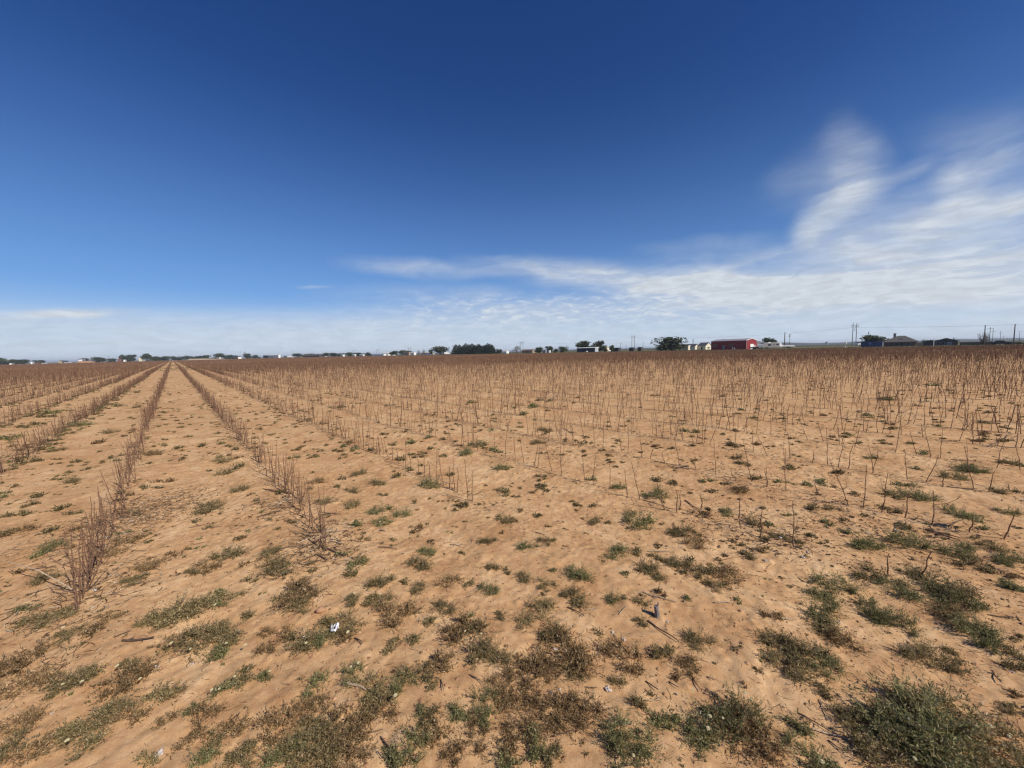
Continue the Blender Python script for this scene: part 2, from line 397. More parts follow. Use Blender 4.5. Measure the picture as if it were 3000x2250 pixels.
# ------------------------------------------------------------------ trees
def crown_arrays(seed, nl, leaf, kind):
    r = np.random.RandomState(seed)
    P = []
    if kind == 'round':
        nb = 11
        for _ in range(nb):
            a = r.uniform(0, 2 * np.pi); q = r.uniform(0, .30) ; z = r.uniform(.26, .80)
            rad = r.uniform(.15, .27) * (1.05 - .35 * abs(z - .5))
            c = np.array([q * math.cos(a) * 1.1, q * math.sin(a) * 1.1, z]); m = nl // nb
            d = r.normal(size=(m, 3)); d /= np.linalg.norm(d, axis=1)[:, None]
            P.append(c + d * rad * (r.uniform(.35, 1.08, (m, 1))))
    elif kind == 'cone':
        z = 1 - np.sqrt(r.uniform(0, 1, nl)); a = r.uniform(0, 2 * np.pi, nl)
        lob = 1 + .25 * np.sin(a * 5 + z * 21) + .15 * np.sin(z * 47 + a * 2)
        q = .5 * (1 - z) ** .62 * lob * np.sqrt(r.uniform(.35, 1, nl))
        P.append(np.stack([q * np.cos(a), q * np.sin(a), .02 + .98 * z], -1))
    elif kind == 'shrub':
        for _ in range(9):
            a = r.uniform(0, 2 * np.pi); q = r.uniform(0, .33); z = r.uniform(.1, .7) * (1 - q)
            rad = r.uniform(.16, .30); c = np.array([q * math.cos(a) * 1.2, q * math.sin(a) * 1.2, z]); m = nl // 9
            d = r.normal(size=(m, 3)); d /= np.linalg.norm(d, axis=1)[:, None]
            P.append(c + d * rad * r.uniform(.3, 1.1, (m, 1)))
    P = np.concatenate(P); n = len(P)
    lo, hi = np.percentile(P, 1.5, axis=0), np.percentile(P, 98.5, axis=0)
    P[:, :2] = (P[:, :2] - (lo + hi)[:2] / 2) / (hi - lo)[:2]
    z0 = .10 if kind == 'round' else .03
    P[:, 2] = z0 + (P[:, 2] - lo[2]) / (hi[2] - lo[2]) * (.98 - z0); P[:, 2] = np.maximum(P[:, 2], .02)
    s = leaf * r.uniform(.5, 1.4, (n, 1))
    d1 = r.normal(size=(n, 3)); d1 /= np.linalg.norm(d1, axis=1)[:, None]
    d2 = np.cross(d1, r.normal(size=(n, 3))); d2 /= np.linalg.norm(d2, axis=1)[:, None]
    v = np.stack([P - d1 * s, P + d2 * s * .55, P + d1 * s, P - d2 * s * .55], 1).reshape(-1, 3)
    f = np.arange(4 * n).reshape(-1, 4)
    return v, f
def trunk_geo(seed, spread=.25, h=.5, n=4, r0=.035):
    r = random.Random(seed); g = Geo()
    g.tube([(0, 0, -.03), (.01, 0, h * .5), (.0, .015, h * .8)], [r0, r0 * .8, r0 * .6], 7)
    for k in range(n):
        a = k / n * 6.28 + r.uniform(-.5, .5); q = spread * r.uniform(.7, 1.2); b = h * r.uniform(.4, .75)
        g.tube([(0, 0, b), (q * .5 * math.cos(a), q * .5 * math.sin(a), b + .15), (q * math.cos(a), q * math.sin(a), b + r.uniform(.25, .4))], [r0 * .55, r0 * .38, r0 * .15], 5)
    return g
def twig_geo(seed, n=26, r0=.012):
    r = random.Random(seed); g = Geo()
    for k in range(n):
        a = r.uniform(0, 6.28); q = r.uniform(.1, .45); z = r.uniform(.55, 1)
        p = [(0, 0, .02), (q * .35 * math.cos(a), q * .35 * math.sin(a), z * .45), (q * math.cos(a + .2), q * math.sin(a + .2), z)]
        g.tube(p, [r0, r0 * .7, r0 * .2], 4)
        for j in range(4):
            t = r.uniform(.4, .95); b = np.array(p[1]) * (1 - t) + np.array(p[2]) * t; c = r.uniform(0, 6.28); l = r.uniform(.06, .18)
            g.tube([b, b + np.array([l * .6 * math.cos(c), l * .6 * math.sin(c), l])], [r0 * .4, r0 * .15], 3)
    return g
CROWN = {}
for i in range(5):
    v, f = crown_arrays(20 + i, 2000, .062, 'round'); CROWN['round', i] = mk_mesh('crown', v, [f], M_leaf)
    v, f = crown_arrays(40 + i, 1800, .062, 'shrub'); CROWN['shrub', i] = mk_mesh('crown', v, [f], M_leaf)
for i in range(4):
    v, f = crown_arrays(60 + i, 1700, .055, 'cone'); CROWN['cone', i] = mk_mesh('crown', v, [f], M_conif)
for i in range(2):
    v, f = crown_arrays(80 + i, 420, .045, 'round'); CROWN['sparse', i] = mk_mesh('crown', v, [f], M_dryt)
    CROWN['bare', i] = twig_geo(90 + i).mesh('branches', M_branch)
TRUNK = [trunk_geo(i).mesh('trunk', M_bark) for i in range(3)]
STEMS = twig_geo(7, 9, .016).mesh('stems', M_bark)
BARET = trunk_geo(9, .2, .45, 5, .03).mesh('trunk', M_bark)
_ti = [0]
def tree(px, wpx, toppx, kind, k, label, name='tree', group=None, sink=0, depth=None):
    d = depth or k * edge(px); x, y = far(px, d)
    h = (hor(px) - toppx) / F * d + EYE + sink; wd = wpx / F * d
    _ti[0] += 1; i = _ti[0]
    o = thing(name, label, 'bush' if name == 'bush' else 'tree', (x, y, -sink), i * 1.7, group, (wd * .95, wd * .95, h))
    if kind in ('round', 'cone', 'shrub'):
        n = 4 if kind == 'cone' else 5
        link('crown', CROWN[kind, i % n], o)
        link('trunk' if kind != 'shrub' else 'stems', TRUNK[i % 3] if kind != 'shrub' else STEMS, o)
    elif kind == 'sparse': link('crown', CROWN[kind, i % 2], o); link('trunk', BARET, o)
    else: link('branches', CROWN['bare', i % 2], o); link('stems', STEMS, o)
    return o
TL = 'trees along the far edge of the town'
T = [  # px centre, width px, top px, kind, depth factor, label
 (2, 24, 1049, 'round', 1.12, 'round dark tree cut by the left edge of the photo'),
 (27, 26, 1056, 'shrub', 1.14, 'low dark hedge-like tree second from the left edge'),
 (46, 19, 1053, 'round', 1.12, 'small rounded tree third from the left, right of a low white building'),
 (69, 23, 1053.5, 'round', 1.06, 'dark round tree standing just left of the white cube shed'),
 (114, 24, 1055.5, 'round', 1.35, 'wide grey-green tree behind the parked cars at far left'),
 (246, 19, 1050, 'round', 1.25, 'small dark tree at the right end of the long white building'),
 (290, 27, 1047, 'round', 1.08, 'dark rounded tree at the right end of the red earth bank'),
 (327, 20, 1050.5, 'shrub', 1.07, 'low dark tree in front of the long brown building'),
 (358, 13, 1040, 'round', 1.2, 'slim grey tree leaning over the small white shed'),
 (380, 28, 1040, 'round', 1.08, 'largest round dark tree left of the stalk rows meeting point'),
 (431, 22, 1037, 'round', 1.07, 'tall pointed tree with leaning crown left of the rows meeting point'),
 (452, 22, 1045, 'round', 1.16, 'dark treeline tree just right of the tall pointed tree'),
 (470, 22, 1046, 'shrub', 1.16, 'low treeline tree left of where the rows meet'),
 (490, 24, 1044, 'round', 1.16, 'treeline tree standing over the point where the rows meet'),
 (513, 17, 1044, 'round', 1.2, 'treeline tree first right of where the rows meet'),
 (529, 15, 1045, 'shrub', 1.2, 'treeline tree second right of where the rows meet'),
 (548, 21, 1043, 'round', 1.2, 'treeline tree third right of where the rows meet'),
 (565, 12, 1045, 'shrub', 1.2, 'small treeline tree fourth right of where the rows meet'),
 (585, 21, 1043, 'round', 1.2, 'treeline tree fifth right of where the rows meet, by a thin pole'),
 (604, 17, 1041, 'round', 1.2, 'treeline tree behind the left end of the long tan shed'),
 (641, 24, 1036, 'round', 1.15, 'tall round tree behind the right end of the long tan shed'),
 (661, 15, 1041, 'shrub', 1.2, 'small tree left of the brown hip-roofed house'),
 (673, 14, 1040, 'round', 1.2, 'small tree half behind the brown hip-roofed house'),
 (724, 19, 1036, 'round', 1.07, 'round dark tree in front of the windmill'),
 (750, 18, 1040.5, 'shrub', 1.15, 'low dark tree between windmill and white warehouse'),
 (872, 26, 1036, 'round', 1.15, 'dark tree left of the dark brown long shed'),
 (905, 30, 1036.5, 'round', 1.3, 'wide tree behind the left half of the brown long shed'),
 (935, 26, 1037, 'shrub', 1.3, 'low tree behind the right half of the brown long shed'),
 (958, 22, 1034, 'round', 1.12, 'dark tree right of the brown long shed'),
 (980, 24, 1034, 'round', 1.12, 'dark tree under a far double pole, second right of the long shed'),
 (1003, 24, 1035, 'shrub', 1.16, 'treeline tree third right of the brown long shed'),
 (1027, 26, 1033, 'round', 1.2, 'treeline tree under the farthest twin pole'),
 (1052, 26, 1033.5, 'round', 1.2, 'treeline tree right of the farthest twin pole'),
 (1078, 24, 1033, 'shrub', 1.2, 'treeline tree left of the white sheds with big gable'),
 (1152, 28, 1029, 'round', 1.15, 'dark tree against the right side of the white gabled shed'),
 (1180, 22, 1026.5, 'round', 1.15, 'dark tree over the tan boarded house'),
 (1197, 20, 1028, 'round', 1.2, 'dark tree behind the right end of the tan boarded house'),
 (1227, 11, 1026, 'sparse', 1.1, 'small leafless grey tree first right of the tan boarded house'),
 (1241, 11, 1025, 'sparse', 1.1, 'small leafless grey tree second right of the tan boarded house'),
 (1264, 13, 1025, 'round', 1.1, 'small tree at the left foot of the big dark broad tree'),
 (1292, 44, 1016, 'round', 1.06, 'big dark broad tree left of the evergreen row'),
 (1463, 20, 1023, 'shrub', 1.08, 'low round tree right of the evergreen row'),
 (1514, 30, 1013, 'sparse', 1.08, 'ragged half bare tree left of a twin pole'),
 (1580, 22, 1018, 'round', 1.08, 'rounded tree right of the low red-brown house'),
 (1609, 21, 1015, 'round', 1.09, 'rounded tree behind the small white box'),
 (1629, 14, 1022, 'shrub', 1.09, 'low bush right of the tree behind the white box'),
 (1648, 20, 1016, 'round', 1.08, 'dense small tree left of the navy shed'),
 (1661, 17, 1012, 'bare', 1.09, 'bare twiggy tree between small dense tree and navy shed'),
 (1709, 42, 1000, 'round', 1.12, 'big dark round tree rising over the navy shed'),
 (1752, 32, 1000, 'round', 1.12, 'tall lobed tree behind the pale end of the navy shed'),
 (1771, 16, 1012, 'shrub', 1.12, 'low tree left of the small tan shed'),
 (1793, 12, 1012, 'round', 1.1, 'small dark tree in front of the dark low house'),
 (1966, 76, 989, 'shrub', 1.07, 'large wide bushy tree left of the cream shed'),
 (2251, 34, 991, 'round', 1.33, 'grey-green tree behind the travel trailer'),
 (2562, 54, 983, 'round', 1.22, 'dark tree behind the blue shipping container'),
 (2718, 30, 996.5, 'shrub', 1.3, 'dark rounded tree top behind the dark fence'),
 (2878, 34, 974, 'bare', 1.04, 'spindly bare shrub around the foot of a thick pole'),
 (2888, 16, 982, 'sparse', 1.05, 'small greenish sapling beside the spindly bare shrub'),
]
for px, wp, tp, kd, k, lb in T:
    nm = 'bush' if 'shrub' in lb or 'bush ' in lb else 'tree'
    tree(px, wp, tp, kd, k, lb, nm, TL if k >= 1.15 and px < 1300 else None)
words = 'first second third fourth fifth sixth seventh eighth ninth tenth eleventh twelfth thirteenth fourteenth fifteenth sixteenth seventeenth eighteenth nineteenth'.split()
tens = {20: 'twent', 30: 'thirt', 40: 'fort', 50: 'fift', 60: 'sixt', 70: 'sevent', 80: 'eight', 90: 'ninet'}
def ordinal(n):
    if n < 20: return words[n - 1]
    if n >= 100: return 'hundred-' + ordinal(n - 100) if n > 100 else 'hundredth'
    a, b = n // 10 * 10, n % 10
    return tens[a] + ('ieth' if not b else 'y-' + words[b - 1])
EV = [(1337, 24, 1012), (1347, 20, 1013), (1357, 24, 1015), (1365, 24, 1010.5), (1374, 26, 1011), (1384, 22, 1010.5), (1391, 20, 1012), (1400, 24, 1013),
      (1405, 24, 1011), (1414, 26, 1016), (1422, 22, 1012), (1429, 22, 1010), (1436, 24, 1010), (1443, 18, 1014)]
for i, (px, wp, tp) in enumerate(EV):
    tree(px, wp * 1.2, tp - (1.5 if i % 2 else 0), 'cone', 1.06, f'dark evergreen, {ordinal(i + 1)} from the left in the row of pointed evergreens', 'evergreen_tree', 'row of pointed evergreens')
hd = [(2968, 20, 1003), (2985, 22, 1002.5)]
for i, (px, wp, tp) in enumerate(hd):
    tree(px, wp, tp, 'shrub', 1.2, ['low dark bush at the foot of the pole near the right edge', 'low dark bush under the crossarm pole at the right edge'][i], 'bush')

# ------------------------------------------------------------------ buildings
def onplane(p0, dirv, px):
    """length along DIRV from P0 at which photo column px is met"""
    t = raydir(px, hor(px)); t = t[0] / t[1]
    return (t * p0[1] - p0[0]) / (dirv[0] - t * dirv[1])
RZ = -TH     # rotation that lays local y along the rows (U) and local x across them (V)
def building(name, label, cat, pl, pm, pr, k, eave, ridge, wall, roof, ax='u', style='gable', over=.3, open_=(), depth=None, group=None):
    """long side PL..PM runs along U in the shade, end PM..PR along V in the sun; EAVE and RIDGE in photo rows at PM"""
    d = depth or k * edge(pm); P = far(pm, d)
    L = abs(onplane(P, U, pl)); Wd = abs(onplane(P, V, pr))
    if style == 'hip': Wd = min(Wd, 13.0)
    eh = (hor(pm) - eave) / F * d + EYE; rh = (hor(pm) - ridge) / F * d + EYE
    o = thing(name, label, cat, (P[0], P[1], 0), RZ, group)
    # local frame: x = across (0..Wd), y = along (0..L)
    g = Geo()
    def gab(x0, x1, y0, y1, axis):
        return
    if style == 'gable' and rh > eh + .05:
        if ax == 'u':
            g.prism([(0, -.1), (Wd, -.1), (Wd, eh), (Wd / 2, rh - .02), (0, eh)], 0, L)
        else:
            v = Geo().prism([(0, -.1), (L, -.1), (L, eh), (L / 2, rh - .02), (0, eh)], 0, Wd).arrays()
            vv = v[0][:, [1, 0, 2]]; g.add(vv, v[1][0][:, ::-1]); g.f3.append(v[1][1][:, ::-1])
    else:
        g.box(0, Wd, 0, L, -.1, eh)
    link('wall', g.mesh('wall', wall), o)
    r = Geo(); t = .12; ov = over
    if style == 'gable' and rh > eh + .05:
        half = (Wd if ax == 'u' else L) / 2; sl = (rh - eh) / half
        a = [(-ov, eh - ov * sl), (half, rh), (2 * half + ov, eh - ov * sl)]
        poly = a + [(x, z + t) for x, z in a[::-1]]
        # split in two convex strips
        for s0, s1 in ((0, 1), (1, 2)):
            q = [a[s0], a[s1], (a[s1][0], a[s1][1] + t), (a[s0][0], a[s0][1] + t)]
            if ax == 'u': r.prism(q, -ov, L + ov)
            else:
                v, fs = Geo().prism(q, -ov, Wd + ov).arrays(); r.add(v[:, [1, 0, 2]], fs[0][:, ::-1])
                r.f3.append(fs[1][:, ::-1] + r.n - len(v))
    elif style == 'hip':
        in_ = min(Wd, L) / 2
        a, b = (Wd / 2, L * .38), (Wd / 2, L * .62)
        z0 = eh + .003; e0, e1, f0, f1 = -ov, Wd + ov, -ov, L + ov
        v = [(e0, f0, z0), (e1, f0, z0), (e1, f1, z0), (e0, f1, z0), (*a, rh), (*b, rh), (e0, f0, z0 + t), (e1, f0, z0 + t), (e1, f1, z0 + t), (e0, f1, z0 + t)]
        r.add(v, [(0, 3, 2, 1), (0, 1, 7, 6), (1, 2, 8, 7), (2, 3, 9, 8), (3, 0, 6, 9)])
        r.f4.append(np.array([(6, 4, 5, 9), (7, 8, 5, 4)])); r.f3.append(np.array([(6, 7, 4), (8, 9, 5)]))
    elif style == 'shed':
        r.add([(-ov, -ov, eh + .003), (Wd + ov, -ov, eh + .003), (Wd + ov, L + ov, eh + .003), (-ov, L + ov, eh + .003),
               (-ov, -ov, eh + .12), (Wd + ov, -ov, max(rh, eh + .14)), (Wd + ov, L + ov, max(rh, eh + .14)), (-ov, L + ov, eh + .12)],
              [(0, 3, 2, 1), (4, 5, 6, 7), (0, 1, 5, 4), (1, 2, 6, 5), (2, 3, 7, 6), (3, 0, 4, 7)])
    elif style == 'barrel':
        n = 9; pl_ = [(Wd / 2 - (Wd / 2 + .05) * math.cos(i / n * math.pi), eh + .003 + (rh - eh) * math.sin(i / n * math.pi)) for i in range(n + 1)]
        r.prism(pl_, -.05, L + .05)
    if r.n: link('roof', r.mesh('roof', roof), o)
    # openings: (face, name, a0, a1, z0, z1, material) as fractions of face length and eave height
    for fc, nm, a0, a1, z0, z1, mt in open_:
        q = Geo()
        if fc == 'side': q.box(-.06, .05, a0 * L, a1 * L, z0 * eh, z1 * eh)
        else: q.box(a0 * Wd, a1 * Wd, -.06, .05, z0 * eh, z1 * eh)
        c = link(nm, q.mesh(nm, mt), o)
        if nm == 'window' and d < 260:
            fr = Geo()
            if fc == 'side':
                A, B, Z, Y = a0 * L, a1 * L, z0 * eh, z1 * eh
                fr.box(-.09, .04, A - .12, A, Z - .1, Y + .1).box(-.09, .04, B, B + .12, Z - .1, Y + .1).box(-.09, .04, A, B, Y, Y + .1).box(-.09, .04, A, B, Z - .1, Z)
            else:
                A, B, Z, Y = a0 * Wd, a1 * Wd, z0 * eh, z1 * eh
                fr.box(A - .12, A, -.09, .04, Z - .1, Y + .1).box(B, B + .12, -.09, .04, Z - .1, Y + .1).box(A, B, -.09, .04, Y, Y + .1).box(A, B, -.09, .04, Z - .1, Z)
            link('frame', fr.mesh('frame', M_grey), c)
    o['L'] = L; o['W'] = Wd; o['E'] = eh; o['R'] = rh; o['d'] = d
    return o

# the red barn
barn = building('red_barn', 'red metal barn with a white roll-up door in its sunlit gable end', 'barn', 2083, 2186.5, 2217, 1.04, 997.5, 991.5, M_red, M_redroof, over=.12,
    open_=[('side', 'window', .83, .92, .42, .66, M_reddk), ('side', 'door', .60, .665, 0, .52, M_grey), ('side', 'window', .385, .45, .40, .66, M_reddk),
           ('end', 'garage_door', .36, .68, .02, .60, M_white), ('end', 'door', .76, .84, .0, .46, M_white)])
L, Wd, E_, R_ = barn['L'], barn['W'], barn['E'], barn['R']
g = Geo()
for x in (-.05, Wd - .07): link('corner_trim', Geo().box(x, x + .12, -.09, -.003, 0, E_ - .03).mesh('corner_trim', M_trim), barn)
g = Geo(); n_ = 2
for a, b, za, zb in ((-.14, Wd / 2, E_, R_), (Wd / 2, Wd + .14, R_, E_)):
    g.add([(a, -.17, za - .05), (b, -.17, zb - .05), (b, -.17, zb + .18), (a, -.17, za + .18), (a, -.125, za - .05), (b, -.125, zb - .05), (b, -.125, zb + .18), (a, -.125, za + .18)],
          [(0, 1, 2, 3), (7, 6, 5, 4), (0, 4, 5, 1), (3, 2, 6, 7), (0, 3, 7, 4), (1, 5, 6, 2)])
link('gable_trim', g.mesh('gable_trim', M_trim), barn)
g = Geo().tube([(Wd * .42, L * .78, R_ - .45), (Wd * .42, L * .78, R_ + .35)], [.16, .16], 8)
link('roof_vent', g.mesh('roof_vent', M_grey), barn)

# houses right of it
hs1 = building('house', 'long low brick house with grey hip roof and a chimney', 'house', 2590, 2682, 2704, 1.16, 1001.5, 982, M_brick, M_shing, style='hip', over=.7,
    open_=[('side', 'window', .18, .28, .3, .8, M_glass), ('side', 'window', .52, .66, .28, .82, M_glass), ('side', 'door', .40, .45, 0, .85, M_dk)])
L, Wd, E_, R_ = hs1['L'], hs1['W'], hs1['E'], hs1['R']
g = Geo().box(Wd * .38, Wd * .38 + .9, L * .66, L * .66 + .8, E_ + .4, R_ + 1.0); ch = link('chimney', g.mesh('chimney', M_chim), hs1)
g = Geo().box(Wd * .38 - .06, Wd * .38 + .96, L * .66 - .06, L * .66 + .86, R_ + 1.0, R_ + 1.12); link('chimney_cap', g.mesh('chimney_cap', M_dk), ch)
g = Geo(); g.prism([(0, 0), (1.2, 0), (1.2, .3), (.0, .3)], 0, .1)
g = Geo().box(Wd * .18, Wd * .18 + .8, L * .42, L * .42 + 1.3, E_ + .7, E_ + 1.45); link('roof_vent', g.mesh('roof_vent', M_dk), hs1)
hs2 = building('house', 'dark house with low charcoal gable roof beside the long dark fence', 'house', 2737, 2806, 2816, 1.22, 998.5, 990, M_dk, M_dshing, ax='v', over=.5,
    open_=[('side', 'garage_door', .24, .46, 0, .8, M_grey), ('side', 'window', .56, .66, .3, .75, M_glass), ('side', 'window', .78, .9, .3, .75, M_glass)])
g = Geo().box(hs2['W'] * .5, hs2['W'] * .5 + .3, hs2['L'] * .14, hs2['L'] * .14 + .3, hs2['E'] * .9, hs2['R'] + .35); link('flue', g.mesh('flue', M_grey), hs2)

building('house', 'house with dark roof and cream gable just right of the big bushy tree', 'house', 1999, 2036, 2046, 1.30, 1014, 1008, M_cream, M_dshing, open_=[('side', 'window', .3, .5, .3, .7, M_glass)])
building('house', 'house with dark blue-grey roof and cream gable tucked left of red barn', 'house', 2045, 2067, 2084, 1.32, 1012.5, 1003.5, M_cream, M_dshing, open_=[('end', 'window', .35, .65, .25, .6, M_glass), ('side', 'door', .4, .6, 0, .8, M_dk)])
building('garden_shed', 'small cream shed in front of the dark-roofed house by the bushy tree', 'shed', 2003, 2016, 2022, 1.10, 1013.5, 1012, M_cream, M_white, style='shed', over=.2, open_=[('side', 'door', .35, .6, 0, .8, M_offw)])
building('metal_shed', 'long navy metal shed with white roof and pale grey end', 'shed', 1690, 1743, 1753, 1.03, 1019, 1017, M_navy, M_white, style='shed', over=.35,
    open_=[('end', 'panel', .02, .98, .02, .97, M_lgrey), ('side', 'door', .42, .52, 0, .8, M_dk), ('side', 'door', .14, .24, 0, .8, M_dk)])
building('garden_shed', 'small tan shed with gable roof between the lobed tree and dark house', 'shed', 1771, 1776, 1785, 1.14, 1019.5, 1016.5, M_cream, M_brownroof, over=.1)
building('house', 'dark low house with flat roof behind the small dark tree', 'house', 1785, 1812, 1819, 1.12, 1019.5, 1018.5, M_dk, M_dk, style='shed', open_=[('side', 'window', .2, .4, .3, .7, M_glass)])
building('metal_shed', 'low dark shed under the nearer twin pole left of the bushy tree', 'shed', 1843, 1856, 1860, 1.12, 1018.5, 1017.5, M_dk, M_grey, style='shed')
building('metal_shed', 'low dark shed between twin pole and big bushy tree', 'shed', 1868, 1878, 1883, 1.15, 1017.5, 1016.5, M_dk, M_grey, style='shed')
building('house', 'low house with red-brown roof behind the ragged half bare tree', 'house', 1529, 1560, 1569, 1.12, 1026.5, 1023.5, M_tan, M_brownroof, open_=[('side', 'window', .5, .6, .3, .7, M_glass)])
building('garden_shed', 'small grey shed beside the rounded tree, left of the white box', 'shed', 1591, 1598, 1602, 1.06, 1025.5, 1024.5, M_grey, M_lgrey, style='shed', over=.1)
building('storage_box', 'small bright white storage box at the field edge', 'box', 1605, 1610, 1613, 1.02, 1026.8, 1026.4, M_white, M_white, style='shed', over=.05)
building('garden_shed', 'white gabled shed right of the low round tree by the evergreens', 'shed', 1474, 1484, 1491, 1.08, 1029.5, 1027, M_white, M_offw, over=.1)
building('house', 'white house with long pale roof behind two leafless trees', 'house', 1230, 1262, 1272, 1.13, 1033, 1030.5, M_white, M_offw, open_=[('side', 'window', .5, .6, .3, .7, M_glass)])
building('garden_shed', 'white shed right of the tan boarded house', 'shed', 1203, 1213, 1219, 1.10, 1034, 1031.5, M_white, M_offw, over=.1)
building('house', 'tan boarded house under dark trees', 'house', 1182, 1198, 1204, 1.10, 1032, 1030.5, M_tan, M_brownroof, over=.2)
building('metal_shed', 'white gabled shed with broad pale roof beside a dark tree', 'shed', 1118, 1136, 1146, 1.18, 1034.5, 1030.5, M_white, M_white, over=.2)
building('metal_shed', 'long low white shed in front of the white gabled shed', 'shed', 1088, 1124, 1132, 1.10, 1037, 1036, M_white, M_white, style='shed')
building('garden_shed', 'small white shed left of the long low white shed', 'shed', 1052, 1063, 1068, 1.10, 1038.5, 1037.5, M_offw, M_white, style='shed')
building('garden_shed', 'small off-white shed under the farthest twin pole', 'shed', 1032, 1039, 1043, 1.12, 1039, 1037.5, M_offw, M_white, style='shed')
building('garden_shed', 'white shed right of the dark brown long shed', 'shed', 998, 1005, 1010, 1.10, 1040, 1038.5, M_white, M_white, style='shed')
building('metal_shed', 'dark brown long shed with low roof left of the far treeline', 'shed', 882, 935, 950, 1.08, 1040.5, 1038, M_dk, M_brownroof, over=.3)
building('warehouse', 'big white warehouse with pale roof and one dark doorway', 'warehouse', 789, 816, 822, 1.05, 1040, 1039, M_white, M_white, style='shed', open_=[('side', 'door', .62, .76, 0, .38, M_dk)])
building('carport', 'dark carport with white roof joined to the white warehouse', 'carport', 771, 786, 789, 1.07, 1040.8, 1039.8, M_dk, M_white, style='shed', over=.3)
building('house', 'house with brown hip roof and white end wall left of the windmill', 'house', 670, 697, 708, 1.10, 1045.5, 1040, M_tan, M_shing, style='hip', over=.6, open_=[('end', 'panel', .1, .95, .02, .95, M_white)])
building('metal_shed', 'long tan shed with white right end beyond the far field edge', 'shed', 612, 643, 647, 1.05, 1047.5, 1046.5, M_tan, M_offw, style='shed', open_=[('end', 'panel', .02, .98, .02, .97, M_white)])
building('house', 'house with pale gable between the largest round tree and the pointed tree', 'house', 391, 407, 415, 1.10, 1050, 1046, M_cream, M_grey, over=.3, open_=[('end', 'window', .4, .6, .3, .6, M_glass)])
building('garden_shed', 'small white shed left of the largest round tree', 'shed', 356, 362, 367, 1.03, 1055, 1054, M_white, M_white, style='shed', over=.1)
building('metal_shed', 'long brown building behind the low dark trees', 'shed', 303, 345, 357, 1.18, 1052.5, 1049.5, M_reddk, M_brownroof, over=.3)
building('warehouse', 'long white building with bright roof at far left', 'warehouse', 183, 230, 241, 1.20, 1055, 1053, M_white, M_white, style='shed', over=.3)
building('house', 'grey-roofed low house left of the long white building', 'house', 147, 170, 182, 1.28, 1058.5, 1055.5, M_tan, M_grey, over=.4)
building('garden_shed', 'white cube shed right of a dark round tree at far left', 'shed', 81, 90, 95, 1.04, 1061, 1060.3, M_white, M_white, style='shed', over=.05)
building('metal_shed', 'weathered reddish shed right of the white cube shed', 'shed', 97, 108, 113, 1.05, 1061.8, 1060.5, M_reddk, M_brownroof, over=.2)
building('metal_shed', 'low white building near the left edge behind the first trees', 'shed', 19, 28, 34, 1.06, 1064.5, 1063.5, M_white, M_offw, style='shed')

# shipping container
def container():
    pl, pm, pr, k = 2522, 2584, 2589.5, 1.10
    d = k * edge(pm); P = far(pm, d); L = abs(onplane(P, U, pl)); Wd = 2.44; h = (hor(pm) - 998.8) / F * d + EYE
    o = thing('shipping_container', 'dark blue shipping container with a faint round emblem on its side', 'container', (P[0], P[1], 0), RZ)
    g = Geo(); n = int(L / .28); ys = np.linspace(.12, L - .12, n * 4 + 1)
    for x, s in ((0, -1), (Wd, 1)):
        v = []
        for i, y in enumerate(ys):
            dx = s * (-.035 if (i % 4) in (1, 2) else 0)
            v += [(x + dx, y, .15), (x + dx, y, h - .1)]
        g.add(v, [(2 * i, 2 * i + 2, 2 * i + 3, 2 * i + 1) for i in range(len(ys) - 1)])
    g.box(.04, Wd - .04, .06, L - .06, .12, h - .05)
    link('body', g.mesh('body', M_blue), o)
    f = Geo()
    for x in (0, Wd - .12):
        for y in (0, L - .12): f.box(x - .01, x + .13, y - .01, y + .13, .02, h)
        f.box(x - .01, x + .13, .13, L - .13, .02, .16); f.box(x - .01, x + .13, .13, L - .13, h - .11, h)
    for y in (0, L - .12): f.box(.13, Wd - .13, y - .01, y + .13, h - .11, h); f.box(.13, Wd - .13, y - .01, y + .13, .02, .16)
    link('frame', f.mesh('frame', M_blue), o)
    for a, b in ((.14, Wd / 2 - .01), (Wd / 2 + .01, Wd - .14)):
        dd = link('door', Geo().box(a, b, .0, .05, .17, h - .12).mesh('door', M_blue), o)
        q = Geo()
        for t in (.3, .7): q.tube([(a + (b - a) * t, -.03, .2), (a + (b - a) * t, -.03, h - .15)], [.025] * 2, 6)
        link('locking_bar', q.mesh('locking_bar', M_lgrey), dd)
    e = Geo(); n = 20; c = np.array([-.05, L * .56, h * .62]); R = .55
    ring = [(c[0], c[1] + R * math.cos(t), c[2] + R * math.sin(t)) for t in np.linspace(0, 2 * math.pi, n, endpoint=False)]
    v = ring + [(x + .06, y, z) for x, y, z in ring]
    e.add(v, [(i, (i + 1) % n, (i + 1) % n + n, i + n) for i in range(n)]); e.f3.append(np.array([(0, i, i + 1) for i in range(1, n - 1)]))
    link('emblem', e.mesh('emblem', M_dblue), o)
container()

